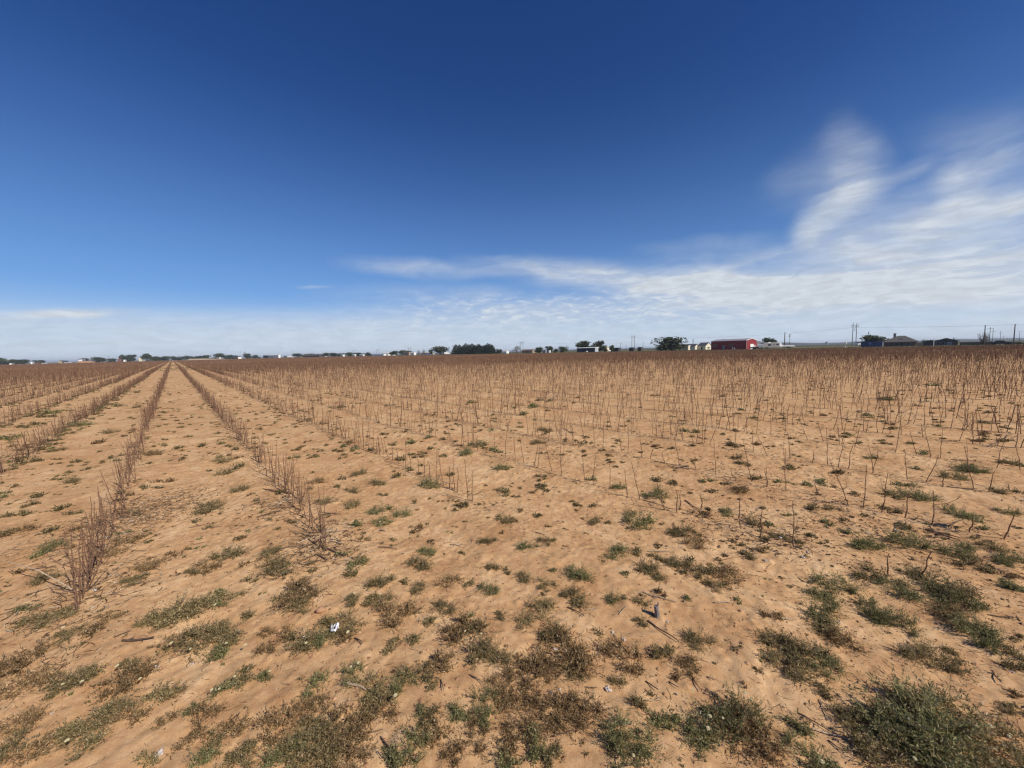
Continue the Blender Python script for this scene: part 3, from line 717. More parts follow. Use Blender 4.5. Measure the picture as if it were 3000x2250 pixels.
# travel trailer: rounded white nose on the right
def camper():
    px0, px1, k = 2236, 2292, 1.26
    d = k * edge(2262); a = far(px0, d * 1.0); b = far(px1, d * 1.0); L = np.linalg.norm(b - a); an = math.atan2(b[1] - a[1], b[0] - a[0])
    h = (hor(2262) - 1004.3) / F * d + EYE; z0 = .62
    o = thing('travel_trailer', 'grey travel trailer with rounded white nose parked right of the red barn', 'trailer', (a[0], a[1], 0), an)
    nose = [(L * .86, z0), (L * .95, z0 + .15), (L * 1.0, z0 + .55), (L * 1.0, z0 + (h - z0) * .42), (L * .965, z0 + (h - z0) * .72), (L * .915, h - .12), (L * .86, h)]
    body = [(0, z0), (L * .86, z0), (L * .86, h), (.25, h), (0, h - .3)]
    link('body', Geo().prism(body, 0, 2.4).mesh('body', M_trail), o)
    link('nose', Geo().prism(nose, .0, 2.4).mesh('nose', M_white), o)
    link('roof', Geo().box(.1, L * .87, -.03, 2.43, h + .003, h + .12).mesh('roof', M_white), o)
    link('skirt_band', Geo().box(.02, L * .93, -.025, .05, z0, z0 + .28).mesh('skirt_band', M_grey), o)
    link('air_conditioner', Geo().box(L * .33, L * .42, .8, 1.6, h + .125, h + .45).mesh('air_conditioner', M_white), o)
    for x0, x1, q0, q1 in ((.24, .40, .35, .72), (.68, .80, .45, .75)):
        w_ = link('window', Geo().box(L * x0, L * x1, -.05, .05, z0 + (h - z0) * q0, z0 + (h - z0) * q1).mesh('window', M_glass), o)
    dr = link('door', Geo().box(L * .52, L * .59, -.05, .05, z0 + .1, h - .35).mesh('door', M_trail), o)
    link('window', Geo().box(L * .53, L * .58, -.07, -.052, h - 1.15, h - .6).mesh('window', M_glass), dr)
    for x in (.30, .40):
        for y in (.02, 2.1):
            g = Geo().tube([(L * x, y, .36), (L * x, y + .25, .36)], [.36, .36], 14); wl = link('wheel', g.mesh('wheel', M_rubber), o)
            link('rim', Geo().tube([(L * x, y - .02, .36), (L * x, y + .27, .36)], [.2, .2], 10).mesh('rim', M_lgrey), wl)
    g = Geo().tube([(L * .95, .4, .55), (L * 1.08, 1.2, .5), (L * .95, 2.0, .55)], [.06] * 3, 6); link('hitch', g.mesh('hitch', M_grey), o)
camper()
def covered_rv():
    d = 1.18 * edge(2226); a = far(2218, d); b = far(2236, d); L = np.linalg.norm(b - a); an = math.atan2(b[1] - a[1], b[0] - a[0]); h = (hor(2226) - 999.2) / F * d + EYE
    o = thing('motorhome', 'grey rounded motorhome between red barn and travel trailer', 'motorhome', (a[0], a[1], 0), an)
    link('body', Geo().prism([(0, .5), (L, .5), (L, h * .62), (L * .85, h * .8), (L * .5, h), (0, h * .97)], 0, 2.5).mesh('body', M_grey), o)
    link('stripe', Geo().box(.05, L * .98, -.03, .04, h * .48, h * .56).mesh('stripe', M_lgrey), o)
    link('windshield', Geo().box(L * .62, L * .9, -.035, .05, h * .60, h * .74).mesh('windshield', M_glass), o)
    for x in (.2, .78): link('wheel', Geo().tube([(L * x, .0, .45), (L * x, 2.5, .45)], [.45, .45], 14).mesh('wheel', M_rubber), o)
covered_rv()

# cars and low trailers
def car_meshes():
    b = Geo().prism([(0, .3), (4.4, .3), (4.5, .62), (4.35, .85), (3.3, .95), (.25, .98), (0, .8)], 0, 1.75).mesh('body', M_white)
    c = Geo().prism([(.55, .985), (3.2, .965), (2.55, 1.45), (1.0, 1.47)], .12, 1.63).mesh('cabin', M_glass)
    r = Geo().box(1.05, 2.5, .16, 1.59, 1.473, 1.50).mesh('roof', M_white)
    wh = [Geo().tube([(x, y, .32), (x, y + .22, .32)], [.32, .32], 12).mesh('wheel', M_rubber) for x in (.85, 3.5) for y in (-.02, 1.55)]
    return b, c, r, wh
CB, CC, CR, CW = car_meshes()
def car(px, k, label, rot=.3, s=1.0, body=None, cat='car', name='parked_car'):
    p = far(px, k * edge(px)); o = thing(name, label, cat, (p[0], p[1], 0), rot, 'vehicles parked along the far field edge', s)
    link('body', CB if body is None else body, o); link('cabin', CC, o); link('roof', CR, o)
    for x in CW: link('wheel', x, o)
BD = CB.copy(); BD.materials[0] = M_dk; BY = CB.copy(); BY.materials[0] = M_yel
car(117, 1.07, 'white parked car right of the reddish shed, first of a pair'); car(126, 1.08, 'white parked car second right of the reddish shed')
car(187, 1.10, 'white parked car in front of the left end of the long white building'); car(197, 1.10, 'white parked car in front of the long white building, nearer its middle')
car(414, 1.04, 'white parked car between the pale gabled house and the pointed tree')
car(853, 1.04, 'white parked car at the foot of the row of trucks'); car(880, 1.04, 'yellowish parked car right of the trucks by the far field edge', body=BY)
car(951, 1.05, 'white parked car at the right end of the brown long shed'); car(1150, 1.04, 'white parked car below the dark tree by the white gabled shed')
car(1258, 1.03, 'white parked car below the long pale-roofed house')
def truck(px, k, label, cabm, boxm, s=1.0, rot=.2):
    p = far(px, k * edge(px)); o = thing('box_truck', label, 'truck', (p[0], p[1], 0), rot, 'vehicles parked along the far field edge', s)
    link('cab', Geo().prism([(5.6, .6), (7.4, .6), (7.4, 1.5), (6.9, 2.4), (5.6, 2.4)], 0, 2.2).mesh('cab', cabm), o)
    link('cargo_box', Geo().box(0, 5.5, -.05, 2.3, .9, 3.3).mesh('cargo_box', boxm), o)
    link('windshield', Geo().add([(7.42, .15, 1.52), (7.42, 2.05, 1.52), (6.96, 2.05, 2.3), (6.96, .15, 2.3)], [(0, 1, 2, 3)]).mesh('windshield', M_glass), o)
    for x in (1.2, 6.5): link('wheel', Geo().tube([(x, -.06, .48), (x, 2.26, .48)], [.48, .48], 12).mesh('wheel', M_rubber), o)
truck(832, 1.06, 'white truck with dark cargo box first right of the warehouse', M_white, M_dk); truck(841, 1.07, 'all white box truck in the row right of the warehouse', M_white, M_white)
truck(847, 1.09, 'grey truck with white cargo box at the right end of the truck row', M_grey, M_white)
truck(1302, 1.04, 'white box truck in front of the big dark broad tree', M_white, M_white, .8)
def flat_trailer(px, k, label, m, L=6, h=1.1, rot=0.3, canopy=False):
    p = far(px, k * edge(px)); o = thing('flatbed_trailer', label, 'trailer', (p[0], p[1], 0), rot)
    link('deck', Geo().box(0, L, 0, 2, h - .3, h - .15).mesh('deck', m), o)
    link('side_rail', Geo().box(0, L, -.05, -.003, h - .1, h + .35).box(0, L, 2.003, 2.05, h - .1, h + .35).mesh('side_rail', m), o)
    for x in (.45, .6): link('wheel', Geo().tube([(L * x, -.1, .35), (L * x, 2.1, .35)], [.35, .35], 12).mesh('wheel', M_rubber), o)
    link('drawbar', Geo().tube([(L, 1, h - .25), (L + 1.2, 1, .45)], [.06, .06], 6).mesh('drawbar', m), o)
flat_trailer(2196, 1.01, 'dark flatbed trailer in front of the white barn door', M_dk, 3.2, .75, RZ * 0 - .7)
flat_trailer(2297, 1.35, 'long white flatbed trailer right of the travel trailer nose', M_white, 5.5, 1.1, -.1)
car(2903, 1.05, 'black parked car at the right end of the long dark fence', rot=-.7, body=BD)
car(2514, 1.9, 'pale parked vehicle far off beside the tall twin pole', rot=.1, s=1.6)

def white_frame(px, k, label):
    p = far(px, k * edge(px)); o = thing('work_table', label, 'table', (p[0], p[1], 0), -.4)
    link('tabletop', Geo().box(0, 1.1, 0, .8, .82, .92).mesh('tabletop', M_white), o)
    for x in (0.02, .98):
        for y in (.02, .68): link('leg', Geo().box(x, x + .1, y, y + .1, 0, .817).mesh('leg', M_white), o)
white_frame(2145, 1.005, 'small white table against the shaded wall of the red barn')
def tank(px, k, label, r=.45, L=1.6):
    p = far(px, k * edge(px)); o = thing('propane_tank', label, 'tank', (p[0], p[1], 0), .2)
    g = Geo(); xs = np.linspace(0, 1, 9); g.tube([(L * t, 0, r + .25) for t in xs], [max(.05, r * math.sqrt(max(0, 1 - ((t - .5) / .5) ** 6))) for t in xs], 14)
    link('body', g.mesh('body', M_white, True), o)
    for t in (.25, .75): link('leg', Geo().box(L * t - .06, L * t + .06, -.3, .3, 0, .35).mesh('leg', M_grey), o)
tank(1782, 1.01, 'white rounded tank lying at the field edge right of the navy shed'); tank(1717, .995, 'white rounded tank in front of the navy shed', .3, 1.2)
def marker(px, k, label, h=.9):
    p = far(px, k * edge(px)); o = tag(link('marker_post', Geo().tube([(0, 0, -.1), (0, 0, h * .6), (0, 0, h)], [.09, .09, .07], 8).mesh('marker_post', M_white), None, (p[0], p[1], 0)), label, 'post')
marker(2477, 1.02, 'short white marker post on the grass left of the blue container')
marker(2735, 1.05, 'tall white post between dark boards and dark gabled house', 2.6)

# fences
def fence(px0, px1, k, toppx, label, m, posts=8, name='board_fence'):
    a = far(px0, k * edge(px0)); b = far(px1, k * edge(px1)); L = np.linalg.norm(b - a); an = math.atan2(b[1] - a[1], b[0] - a[0])
    h = (hor((px0 + px1) / 2) - toppx) / F * k * edge((px0 + px1) / 2) + EYE
    o = thing(name, label, 'fence', (a[0], a[1], 0), an)
    g = Geo(); n = int(L / .16); r = random.Random(int(px0))
    for i in range(n): g.box(i * L / n + .006, (i + 1) * L / n - .006, 0, .025, .04, h - r.uniform(0, .05))
    link('boards', g.mesh('boards', m), o)
    for i in range(posts + 1): link('post', Geo().box(i * L / posts - .05, i * L / posts + .05, .03, .13, 0, h + .06).mesh('post', m), o)
fence(2705, 2733, 1.12, 1001, 'dark board fence between brick house and white post', M_dk, 4)
fence(2683, 2704, 1.13, 1003.5, 'tan board fence at the right end of the brick house', M_tan, 4)
fence(2812, 2905, 1.10, 1002, 'long dark board fence right of the dark gabled house', M_dk, 14)
# bank of bare earth and the pale strip at the far end
def bank(px0, px1, k, toppx, label, m):
    n = 24; xs = np.linspace(px0, px1, n); v = []
    for i, x in enumerate(xs):
        d = k * edge(x); h = ((hor(x) - toppx) / F * d + EYE) * min(1, min(i, n - 1 - i) / 4) * (1 + .25 * float(vnoise(np.array([i / 3.]), np.array([0.]), 77)[0]))
        for q, z in ((0, -.1), (5, h * .85), (9, h), (14, h * .8), (20, -.1)): p = far(x, d + q); v.append((p[0], p[1], z))
    f = [(5 * i + j, 5 * i + 5 + j, 5 * i + 6 + j, 5 * i + 1 + j) for i in range(n - 1) for j in range(4)]
    tag(link('earth_bank', Geo().add(v, f).mesh('earth_bank', m, True)), label, 'earth bank')
bank(222, 282, 1.06, 1057.5, 'bare red earth bank left of a dark rounded tree', M_earth)
bank(540, 668, 1.02, 1050.5, 'low pale earth bank along the far field edge', paint('pale_earth', (.42, .33, .22), .95, .2, .1))

# windmill
def windmill():
    px = 718; d = 1.15 * edge(px); p = far(px, d); h = (hor(px) - 1032) / F * d + EYE
    o = thing('windmill', 'farm windmill on a lattice tower above a round dark tree', 'windmill', (p[0], p[1], 0))
    g = Geo()
    for sx in (-1, 1):
        for sy in (-1, 1): g.tube([(sx * 1.3, sy * 1.3, 0), (sx * .15, sy * .15, h)], [.09, .06], 5)
    for t in (.2, .4, .6, .8):
        q = 1.3 - 1.15 * t
        for a, b in (((-q, -q), (q, -q)), ((q, -q), (q, q)), ((q, q), (-q, q)), ((-q, q), (-q, -q))): g.tube([(*a, h * t), (*b, h * t)], [.04, .04], 4)
    link('tower', g.mesh('tower', M_grey), o)
    g = Geo(); R = 1.5
    for k in range(14):
        a = k / 14 * 6.283; c, s = math.cos(a), math.sin(a); c2, s2 = math.cos(a + .3), math.sin(a + .3)
        g.add([(.4 * c, -.5, h + .4 * s), (R * c, -.5, h + R * s), (R * c2, -.35, h + R * s2), (.4 * c2, -.35, h + .4 * s2)], [(0, 1, 2, 3)])
    link('fan', g.mesh('fan', M_grey), o)
    link('vane', Geo().prism([(0, h - .05), (1.4, h - .05), (2.9, h - .7), (2.9, h + .7), (1.4, h + .1), (0, h + .05)], .0, .04).mesh('vane', M_grey), o)
windmill()

# ------------------------------------------------------------------ power lines
def hframe(P, h, label, turn=0.0):
    o = thing('twin_pole', label, 'utility pole', (P[0], P[1], 0), RZ + turn, 'twin poles of the transmission line')
    sp = 2.7
    for s in (-1, 1): link('pole', Geo().tube([(s * sp, 0, -.2), (s * sp, 0, h)], [.26, .17], 8).mesh('pole', M_wood), o)
    za = h - 2.2
    link('crossarm', Geo().box(-2 * sp, 2 * sp, -.28, -.16, za - .15, za + .15).mesh('crossarm', M_wood), o)
    g = Geo().tube([(-sp, 0, za - .4), (sp, 0, za - 5)], [.07, .07], 5).tube([(sp, .12, za - .4), (-sp, .12, za - 5)], [.07, .07], 5)
    link('cross_brace', g.mesh('cross_brace', M_wood), o)
    for x in (-1.85 * sp, 0, 1.85 * sp): link('insulator', Geo().tube([(x, -.22, za - .16), (x, -.22, za - .5), (x, -.22, za - 1.2)], [.1, .14, .1], 6).mesh('insulator', M_grey), o)
    return [(x, za - 1.2) for x in (-1.85 * sp, 0, 1.85 * sp)]
HP = [(385, 150), (262, 295), (139, 440), (16, 585), (-107, 730), (-230, 875), (-353, 1020), (-476, 1165)]
HL = ['tall twin wooden pole outside the photo to the right', 'tallest twin wooden pole in view, left of the blue container', 'twin wooden pole left of the big bushy tree', 'twin wooden pole right of the ragged half bare tree',
      'twin wooden pole half hidden at the left end of the evergreen row', 'twin wooden pole above the white shed beside the tan boarded house', 'far twin pole above the white gabled shed', 'farthest twin pole over the distant treeline']
TURN = [0, -.28, 0, 0, 0, 0, 0, 0]                        # the line bends a little at the second one
ends = [(np.array(p), hframe(p, 17.2, l, t), np.array([math.cos(RZ + t), math.sin(RZ + t)])) for p, l, t in zip(HP, HL, TURN)]
for q, nm in enumerate(('outermost wire on the town side of the transmission line', 'middle wire of the three strung between the twin poles', 'wire of the transmission line nearest the cotton field')):
    g = Geo()
    for (p, a, va), (r, b, vb) in zip(ends[:-1], ends[1:]):
        A = p + va * a[2 - q][0]; B = r + vb * b[2 - q][0]; t = np.linspace(0, 1, 15)
        z = a[q][1] - 3.2 * 4 * t * (1 - t)
        g.tube(np.stack([A[0] + (B[0] - A[0]) * t, A[1] + (B[1] - A[1]) * t, z], -1), [.016] * 15, 4, False)
    tag(link('power_line_wire', g.mesh('power_line_wire', M_wire)), nm, 'wire', 'wires of the transmission line')
def tpole(px, toppx, d, label, arm=1.2, armz=.35, tr=False, r=.15, pole_group=None):
    p = far(px, d); h = (hor(px) - toppx) / F * d + EYE
    o = thing('utility_pole', label, 'utility pole', (p[0], p[1], 0), .12, pole_group)
    link('pole', Geo().tube([(0, 0, -.2), (0, 0, h * .5), (0, 0, h)], [r, r * .9, r * .75], 8).mesh('pole', M_wood), o)
    if arm:
        link('crossarm', Geo().box(-arm, arm, -r - .1, -r, h - armz - .07, h - armz + .07).mesh('crossarm', M_wood), o)
        for x in (-arm * .9, 0 if armz > .3 else arm * .4, arm * .9):
            link('insulator', Geo().tube([(x, -r - .05, h - armz + .075), (x, -r - .05, h - armz + .3)], [.06, .04], 6).mesh('insulator', M_grey), o)
    if tr: link('transformer', Geo().tube([(-.42, -.1, h - 1.9), (-.42, -.1, h - 1.0)], [.24, .24], 10).mesh('transformer', M_grey), o)
tpole(2298, 974, 226, 'thick dark pole without arms right of the travel trailer', 0, r=.24)
tpole(2313, 978, 232, 'thin pole with short arm and transformer right of the thick dark one', .55, .5, True, .12)
tpole(2543.5, 970, 240, 'pole with transformer rising behind the blue container', .0, .5, True, .15)
tpole(2882, 953, 117, 'thick pole rising from the spindly bare shrub', 0, r=.13)
tpole(2969, 950, 118, 'thick bare pole nearest the right edge', 0, r=.14)
tpole(2898, 959, 255, 'crossarm pole first right of the spindly bare shrub', 2.5, 1.0)
tpole(2907, 963.5, 290, 'crossarm pole second right of the spindly bare shrub', 2.6, 2.2)
tpole(2929.5, 969, 360, 'crossarm pole third right of the spindly bare shrub', 2.4, 2.3)
tpole(2939, 982.5, 640, 'small distant crossarm pole fourth right of the bare shrub', 2.4, 2.3)
tpole(2951, 990, 1150, 'tiny farthest crossarm pole right of the bare shrub', 2.4, 2.3)
tpole(2985.5, 971, 400, 'crossarm pole at the right edge of the photo', 3.2, .3)
for px, tp, d, lb in [(440, 1039, 760, 'thin pole right of the tall pointed tree'), (319, 1041, 700, 'thin pole above the long brown building'), (592, 1034, 800, 'thin pole in the treeline right of the rows meeting point'),
                      (621, 1033, 820, 'thin pole behind the long tan shed'), (707, 1027, 840, 'faint thin mast left of the windmill'), (816, 1031, 850, 'thin pole above the white warehouse'),
                      (857, 1027, 800, 'thin pole right of the row of trucks'), (945, 1031, 860, 'thin pole above the brown long shed'), (978, 1025, 900, 'thin pole right of the brown long shed'),
                      (1316, 1020, 470, 'thin pole between the broad tree and evergreens'), (1450, 1016, 420, 'thin pole at the right end of the evergreen row'), (1584, 1014, 360, 'thin pole over the rounded tree by the red-brown house'),
                      (1818, 1005, 330, 'thin pole right of the dark low house'), (1834, 1012, 340, 'short thin pole left of the nearer twin pole'), (1884, 1004, 320, 'thin pole right of the nearer twin pole'),
                      (2029, 994, 330, 'thin pole behind the dark-roofed houses, left of a pair'), (2031.5, 994.5, 345, 'thin pole behind the dark-roofed houses, right of a pair'), (2266, 991, 260, 'thin pole at the right side of the tree behind the trailer')]:
    tpole(px, tp, d, lb, .5, .3, False, .13)
# far silos / grey blocks on the skyline
building('grain_elevator', 'distant grey block building on the skyline right of the poles', 'building', 2417, 2423, 2426, 1, 1001.5, 1001, M_grey, M_grey, style='shed', depth=1500)
building('metal_shed', 'distant pale shed on the skyline left of the tallest twin pole', 'shed', 2475, 2478, 2480, 1, 1001.5, 1000.5, M_offw, M_white, style='shed', depth=1300)
building('metal_shed', 'distant grey hall with rounded roof behind the tallest twin pole', 'shed', 2503, 2515, 2520, 1, 1003, 1000.5, M_lgrey, M_grey, style='barrel', depth=700)

#@@FIELD
# ------------------------------------------------------------------ cotton stalks
TILE = {1: (0, 1050), 2: (750, 1050), 3: (1500, 1050), 4: (2250, 1050), 5: (0, 1650), 6: (750, 1650), 7: (1500, 1650), 8: (2250, 1650)}
TS = 2074 / 750
def tp(t, x, y): return TILE[t][0] + x / TS, TILE[t][1] + y / TS

def stalk_parts(seed, nbr, sides=5, spurs=True):
    r = random.Random(seed); n = 7
    pts = []; x = y = 0
    for i in range(n):
        t = i / (n - 1); pts.append((x, y, t if i else -.06)); x += r.uniform(-.022, .022); y += r.uniform(-.022, .022)
    rad = [.0125 - .0068 * (i / (n - 1)) for i in range(n)]
    stem = Geo().tube(pts, rad, sides)
    P = np.array(pts)
    def at(t): q = t * (n - 1); i = min(n - 2, int(q)); return P[i] + (P[i + 1] - P[i]) * (q - i)
    if spurs:
        for k in range(r.randint(4, 8)):
            b = at(r.uniform(.2, .97)); a = r.uniform(0, 6.28); l = r.uniform(.02, .055)
            stem.tube([b, b + np.array([l * math.cos(a), l * math.sin(a), l * .7])], [.0052, .003], 4)
    br = []
    for k in range(nbr):
        b = at(r.uniform(.14, .62)); a = r.uniform(0, 6.28); l = r.uniform(.26, .62); up = r.uniform(.45, 1.1)
        d = np.array([math.cos(a), math.sin(a), 0])
        p = [b, b + d * l * .38 + np.array([0, 0, l * .28 * up]), b + d * l * .62 + np.array([0, 0, l * .62 * up]), b + d * l * .74 + np.array([0, 0, l * 1.0 * up])]
        g = Geo().tube(p, [.0066, .0056, .0046, .0028], 4)
        for j in range(r.randint(0, 2)):
            q = np.array(p[r.randint(1, 2)]); c = a + r.uniform(-1.2, 1.2); m = r.uniform(.04, .13)
            g.tube([q, q + np.array([m * math.cos(c), m * math.sin(c), m * .8])], [.0042, .0024], 4)
        br.append(g)
    return stem, br
NBR = [0, 0, 1, 2, 3, 1, 0, 2, 4, 1, 3, 0]
STK = []
for i, nb in enumerate(NBR):
    st, br = stalk_parts(100 + i, nb)
    STK.append((st.mesh('stem', M_stalk), [b.mesh('branch', M_stalk) for b in br]))
def pose(base, vec, spin):
    v = Vector(vec); h = v.length
    q = v.to_track_quat('Z', 'Y') @ Matrix.Rotation(spin, 3, 'Z').to_quaternion()
    return Vector(base), q, h
LISTED = {
 'A': [(1, 628, 2044, 600, 1790, 0), (1, 635, 2030, 470, 1400, 2), (1, 650, 1995, 640, 1330, 4), (1, 668, 1950, 700, 1375, 3), (1, 690, 1900, 570, 1480, 1), (1, 700, 1870, 745, 1290, 2), (1, 712, 1835, 690, 1300, 9), (1, 725, 1800, 735, 1170, 5), (1, 745, 1760, 800, 1180, 4), (1, 700, 1890, 860, 1480, 2), (1, 760, 1700, 745, 1120, 3)],
 'B': [(2, 572, 1560, 520, 1260, 9), (2, 520, 1530, 545, 1190, 3), (2, 545, 1500, 480, 1150, 4), (2, 470, 1420, 440, 1010, 2), (2, 430, 1370, 400, 1000, 3), (2, 400, 1290, 345, 920, 4), (2, 360, 1240, 320, 900, 2), (2, 315, 1180, 320, 930, 1), (2, 275, 1110, 245, 830, 3), (2, 240, 1050, 280, 810, 0), (2, 155, 1010, 85, 720, 2), (2, 150, 990, 155, 770, 4)],  # row: (tile, base x, base y, top x, top y, template)
 'C': [(2, 1755, 1155, 1765, 890, 2), (2, 1720, 1160, 1700, 800, 3), (2, 1635, 1085, 1630, 890, 0), (2, 1610, 1070, 1597, 790, 1), (2, 1565, 1060, 1560, 870, 2), (2, 1520, 1030, 1475, 760, 5), (2, 1465, 980, 1455, 760, 3),
       (2, 1415, 970, 1400, 820, 0), (2, 1370, 965, 1360, 760, 9), (2, 1320, 940, 1310, 750, 1), (2, 1255, 915, 1240, 700, 3), (2, 1215, 880, 1222, 650, 6), (2, 1160, 850, 1150, 710, 2), (2, 1107, 825, 1100, 680, 0),
       (2, 1072, 820, 1047, 655, 1), (2, 1000, 780, 990, 640, 2), (2, 970, 765, 985, 620, 0), (2, 945, 765, 955, 560, 1), (2, 910, 740, 930, 550, 2), (2, 870, 740, 865, 505, 0), (2, 835, 740, 820, 520, 1),
       (2, 805, 690, 800, 575, 11), (2, 755, 650, 757, 540, 0), (2, 725, 650, 710, 490, 3), (2, 690, 625, 672, 450, 0), (2, 640, 610, 655, 450, 1), (2, 625, 600, 600, 450, 2), (2, 590, 575, 575, 440, 0)],
 'D': [(3, 25, 825, 15, 590, 0), (3, 95, 850, 62, 625, 1), (3, 180, 880, 222, 640, 2), (3, 210, 885, 225, 690, 0), (3, 325, 915, 260, 670, 3), (3, 398, 945, 380, 640, 8), (3, 595, 1000, 575, 740, 4), (3, 660, 1025, 685, 770, 3),
       (3, 800, 1060, 785, 820, 0), (3, 935, 1120, 905, 885, 2), (3, 1035, 1145, 980, 840, 5), (3, 1238, 1230, 1195, 1010, 6), (3, 1337, 1250, 1338, 1065, 0), (3, 1365, 1225, 1345, 1080, 1), (3, 1530, 1210, 1520, 1090, 11),
       (3, 1850, 1370, 1835, 1125, 9), (3, 2010, 1450, 2015, 1205, 6), (4, 210, 1530, 180, 1125, 8), (4, 970, 1760, 970, 1580, 0), (4, 1250, 1775, 1262, 1545, 1)],
 'E': [(3, 370, 640, 335, 420, 0), (3, 390, 650, 410, 340, 3), (3, 605, 705, 540, 450, 1), (3, 665, 720, 660, 450, 0), (3, 735, 730, 740, 505, 2), (3, 895, 770, 840, 550, 0), (3, 937, 775, 937, 535, 5), (3, 1050, 805, 1025, 570, 3),
       (3, 1125, 815, 1138, 690, 0), (3, 1235, 850, 1218, 758, 1), (3, 1355, 865, 1315, 630, 2), (3, 1490, 900, 1485, 800, 1), (3, 1650, 940, 1635, 650, 6), (3, 1815, 990, 1755, 895, 0), (3, 1945, 1000, 1890, 680, 9), (3, 2065, 1040, 2055, 890, 3),
       (4, 145, 1070, 130, 720, 5), (4, 400, 1110, 395, 980, 0), (4, 650, 1190, 555, 850, 8), (4, 770, 1215, 750, 850, 2), (4, 920, 1245, 950, 920, 3), (4, 1110, 1290, 1140, 1090, 2), (4, 1325, 1350, 1325, 1065, 5), (4, 1635, 1410, 1665, 1260, 8), (4, 1910, 1460, 1915, 1250, 2)],
 'F': [(3, 980, 580, 985, 400, 3), (3, 1140, 610, 1140, 430, 2), (3, 1298, 635, 1280, 450, 0), (3, 1385, 655, 1370, 440, 3), (3, 1540, 695, 1535, 480, 2), (3, 1600, 700, 1665, 490, 0), (3, 1803, 740, 1803, 515, 5), (3, 1955, 760, 1955, 550, 0), (3, 2070, 790, 1985, 610, 1),
       (4, 180, 815, 170, 600, 0), (4, 360, 845, 355, 735, 1), (4, 485, 865, 490, 560, 6), (4, 570, 880, 630, 660, 2), (4, 650, 890, 690, 710, 0), (4, 850, 930, 885, 710, 0), (4, 850, 925, 845, 700, 1), (4, 1130, 980, 1145, 740, 3), (4, 1280, 1015, 1360, 770, 0),
       (4, 1420, 1035, 1425, 920, 2), (4, 1665, 1055, 1635, 720, 5), (4, 1790, 1080, 1805, 905, 0), (4, 1990, 1090, 1985, 1030, 1)],
 'G': [(4, 22, 615, 25, 410, 0), (4, 137, 635, 150, 460, 1), (4, 320, 660, 262, 500, 9), (4, 450, 670, 400, 505, 2), (4, 580, 695, 540, 510, 3), (4, 595, 695, 620, 480, 2), (4, 700, 715, 760, 520, 4), (4, 1030, 760, 1100, 430, 5), (4, 1205, 780, 1130, 575, 2), (4, 1318, 800, 1285, 520, 0),
       (4, 1395, 805, 1405, 570, 6), (4, 1850, 890, 1885, 680, 0), (4, 2045, 905, 2000, 710, 1)]}
RS = np.random.RandomState(11); rnd = random.Random(12)
near = []      # (row, u, base, vec, template)
for row, lst in LISTED.items():
    k = 'ABCDEFG'.index(row)
    for t, bx, by, tx, ty, tm in lst:
        px, py = tp(t, bx, by); x, y = ground(px, py); z = gz(x, y)
        d = raydir(*tp(t, tx, ty)); s = y / d[1]
        near.append((k, x * U[0] + y * U[1], (x, y, z), (d[0] * s - x, rnd.uniform(-.05, .05), EYE + d[2] * s - z), tm))
START = {0: 3.85, 1: 3.40, 2: 5.75, 3: 4.3, 4: 3.95, 5: 2.5, 6: 2.2}
SPACE = {0: .095, 1: .09, 2: .12}
R_MID = 46.0
mid = []
for k in range(-40, 45):
    v0 = rowv(k); u = START.get(k, 2.6 if k < 0 else -9.0); sp = SPACE.get(k, .09 if k < 0 else .115 - .0022 * min(k, 12))
    while u < R_MID:
        u += sp * rnd.uniform(.35, 1.65)
        if rnd.random() < (.10 if k > 2 else .06): u += rnd.uniform(.1, .45)
        v = v0 + rnd.gauss(0, .035 if k > 1 else .032)
        p = U * u + V * v; d = math.hypot(*p)
        if p[1] < -1.5 or abs(p[0]) > 1.42 * p[1] + 5 or d > R_MID: continue
        mid.append((d, k, u, p))
mid.sort(key=lambda q: q[0])
def spread_vec(k):
    h = rnd.uniform(.34, .55) if k > 1 else rnd.uniform(.30, .47)
    if rnd.random() < .12: h *= rnd.uniform(.35, .7)
    s = .13 if k > 1 else .10
    return (rnd.gauss(0, s) * h, rnd.gauss(0, s) * h, h)
# keep the 300 that stand nearest as stalks of their own
room = 300 - len(near)
seen = [q for q in mid if abs(q[3][0]) < 1.34 * q[3][1] - .1][:room]; taken = {id(q) for q in seen}
for d, k, u, p in seen:
    near.append((k, u, (p[0], p[1], gz(*p)), spread_vec(k), rnd.choice([0, 1, 2, 3, 5, 6, 7, 9, 4, 0, 1, 11] if k < 2 else range(12))))
rest = [q for q in mid if id(q) not in taken]
near.sort(key=lambda q: (q[0], q[1]))
cnt = {}
ROWN = {0: 'left dense row', 1: 'right dense row', 2: 'first row right of the dense rows'}
for k in range(3, 40): ROWN[k] = f'{ordinal(k - 1)} row right of the dense rows'
for k in range(-40, 0): ROWN[k] = f'{ordinal(-k)} row left of the dense rows'
for k, u, b, vec, tm in near:
    cnt[k] = cnt.get(k, 0) + 1
    loc, q, h = pose(b, vec, rnd.uniform(0, 6.28))
    st, br = STK[tm]
    dist = math.hypot(b[0], b[1])
    o = tag(link('cotton_stalk', None), f'cotton stalk, {ordinal(cnt[k])} from near end of the {ROWN[k]}', 'cotton stalk', 'bare cotton stalks standing in rows')
    o.rotation_mode = 'QUATERNION'; o.location = loc; o.rotation_quaternion = q
    thick = 1.0 if h > .3 else 1.25
    wk = (.335 if k < 2 else .36) * thick; o.scale = (wk, wk, h)
    link('stem', st, o)
    for m in br: link('branch', m, o)

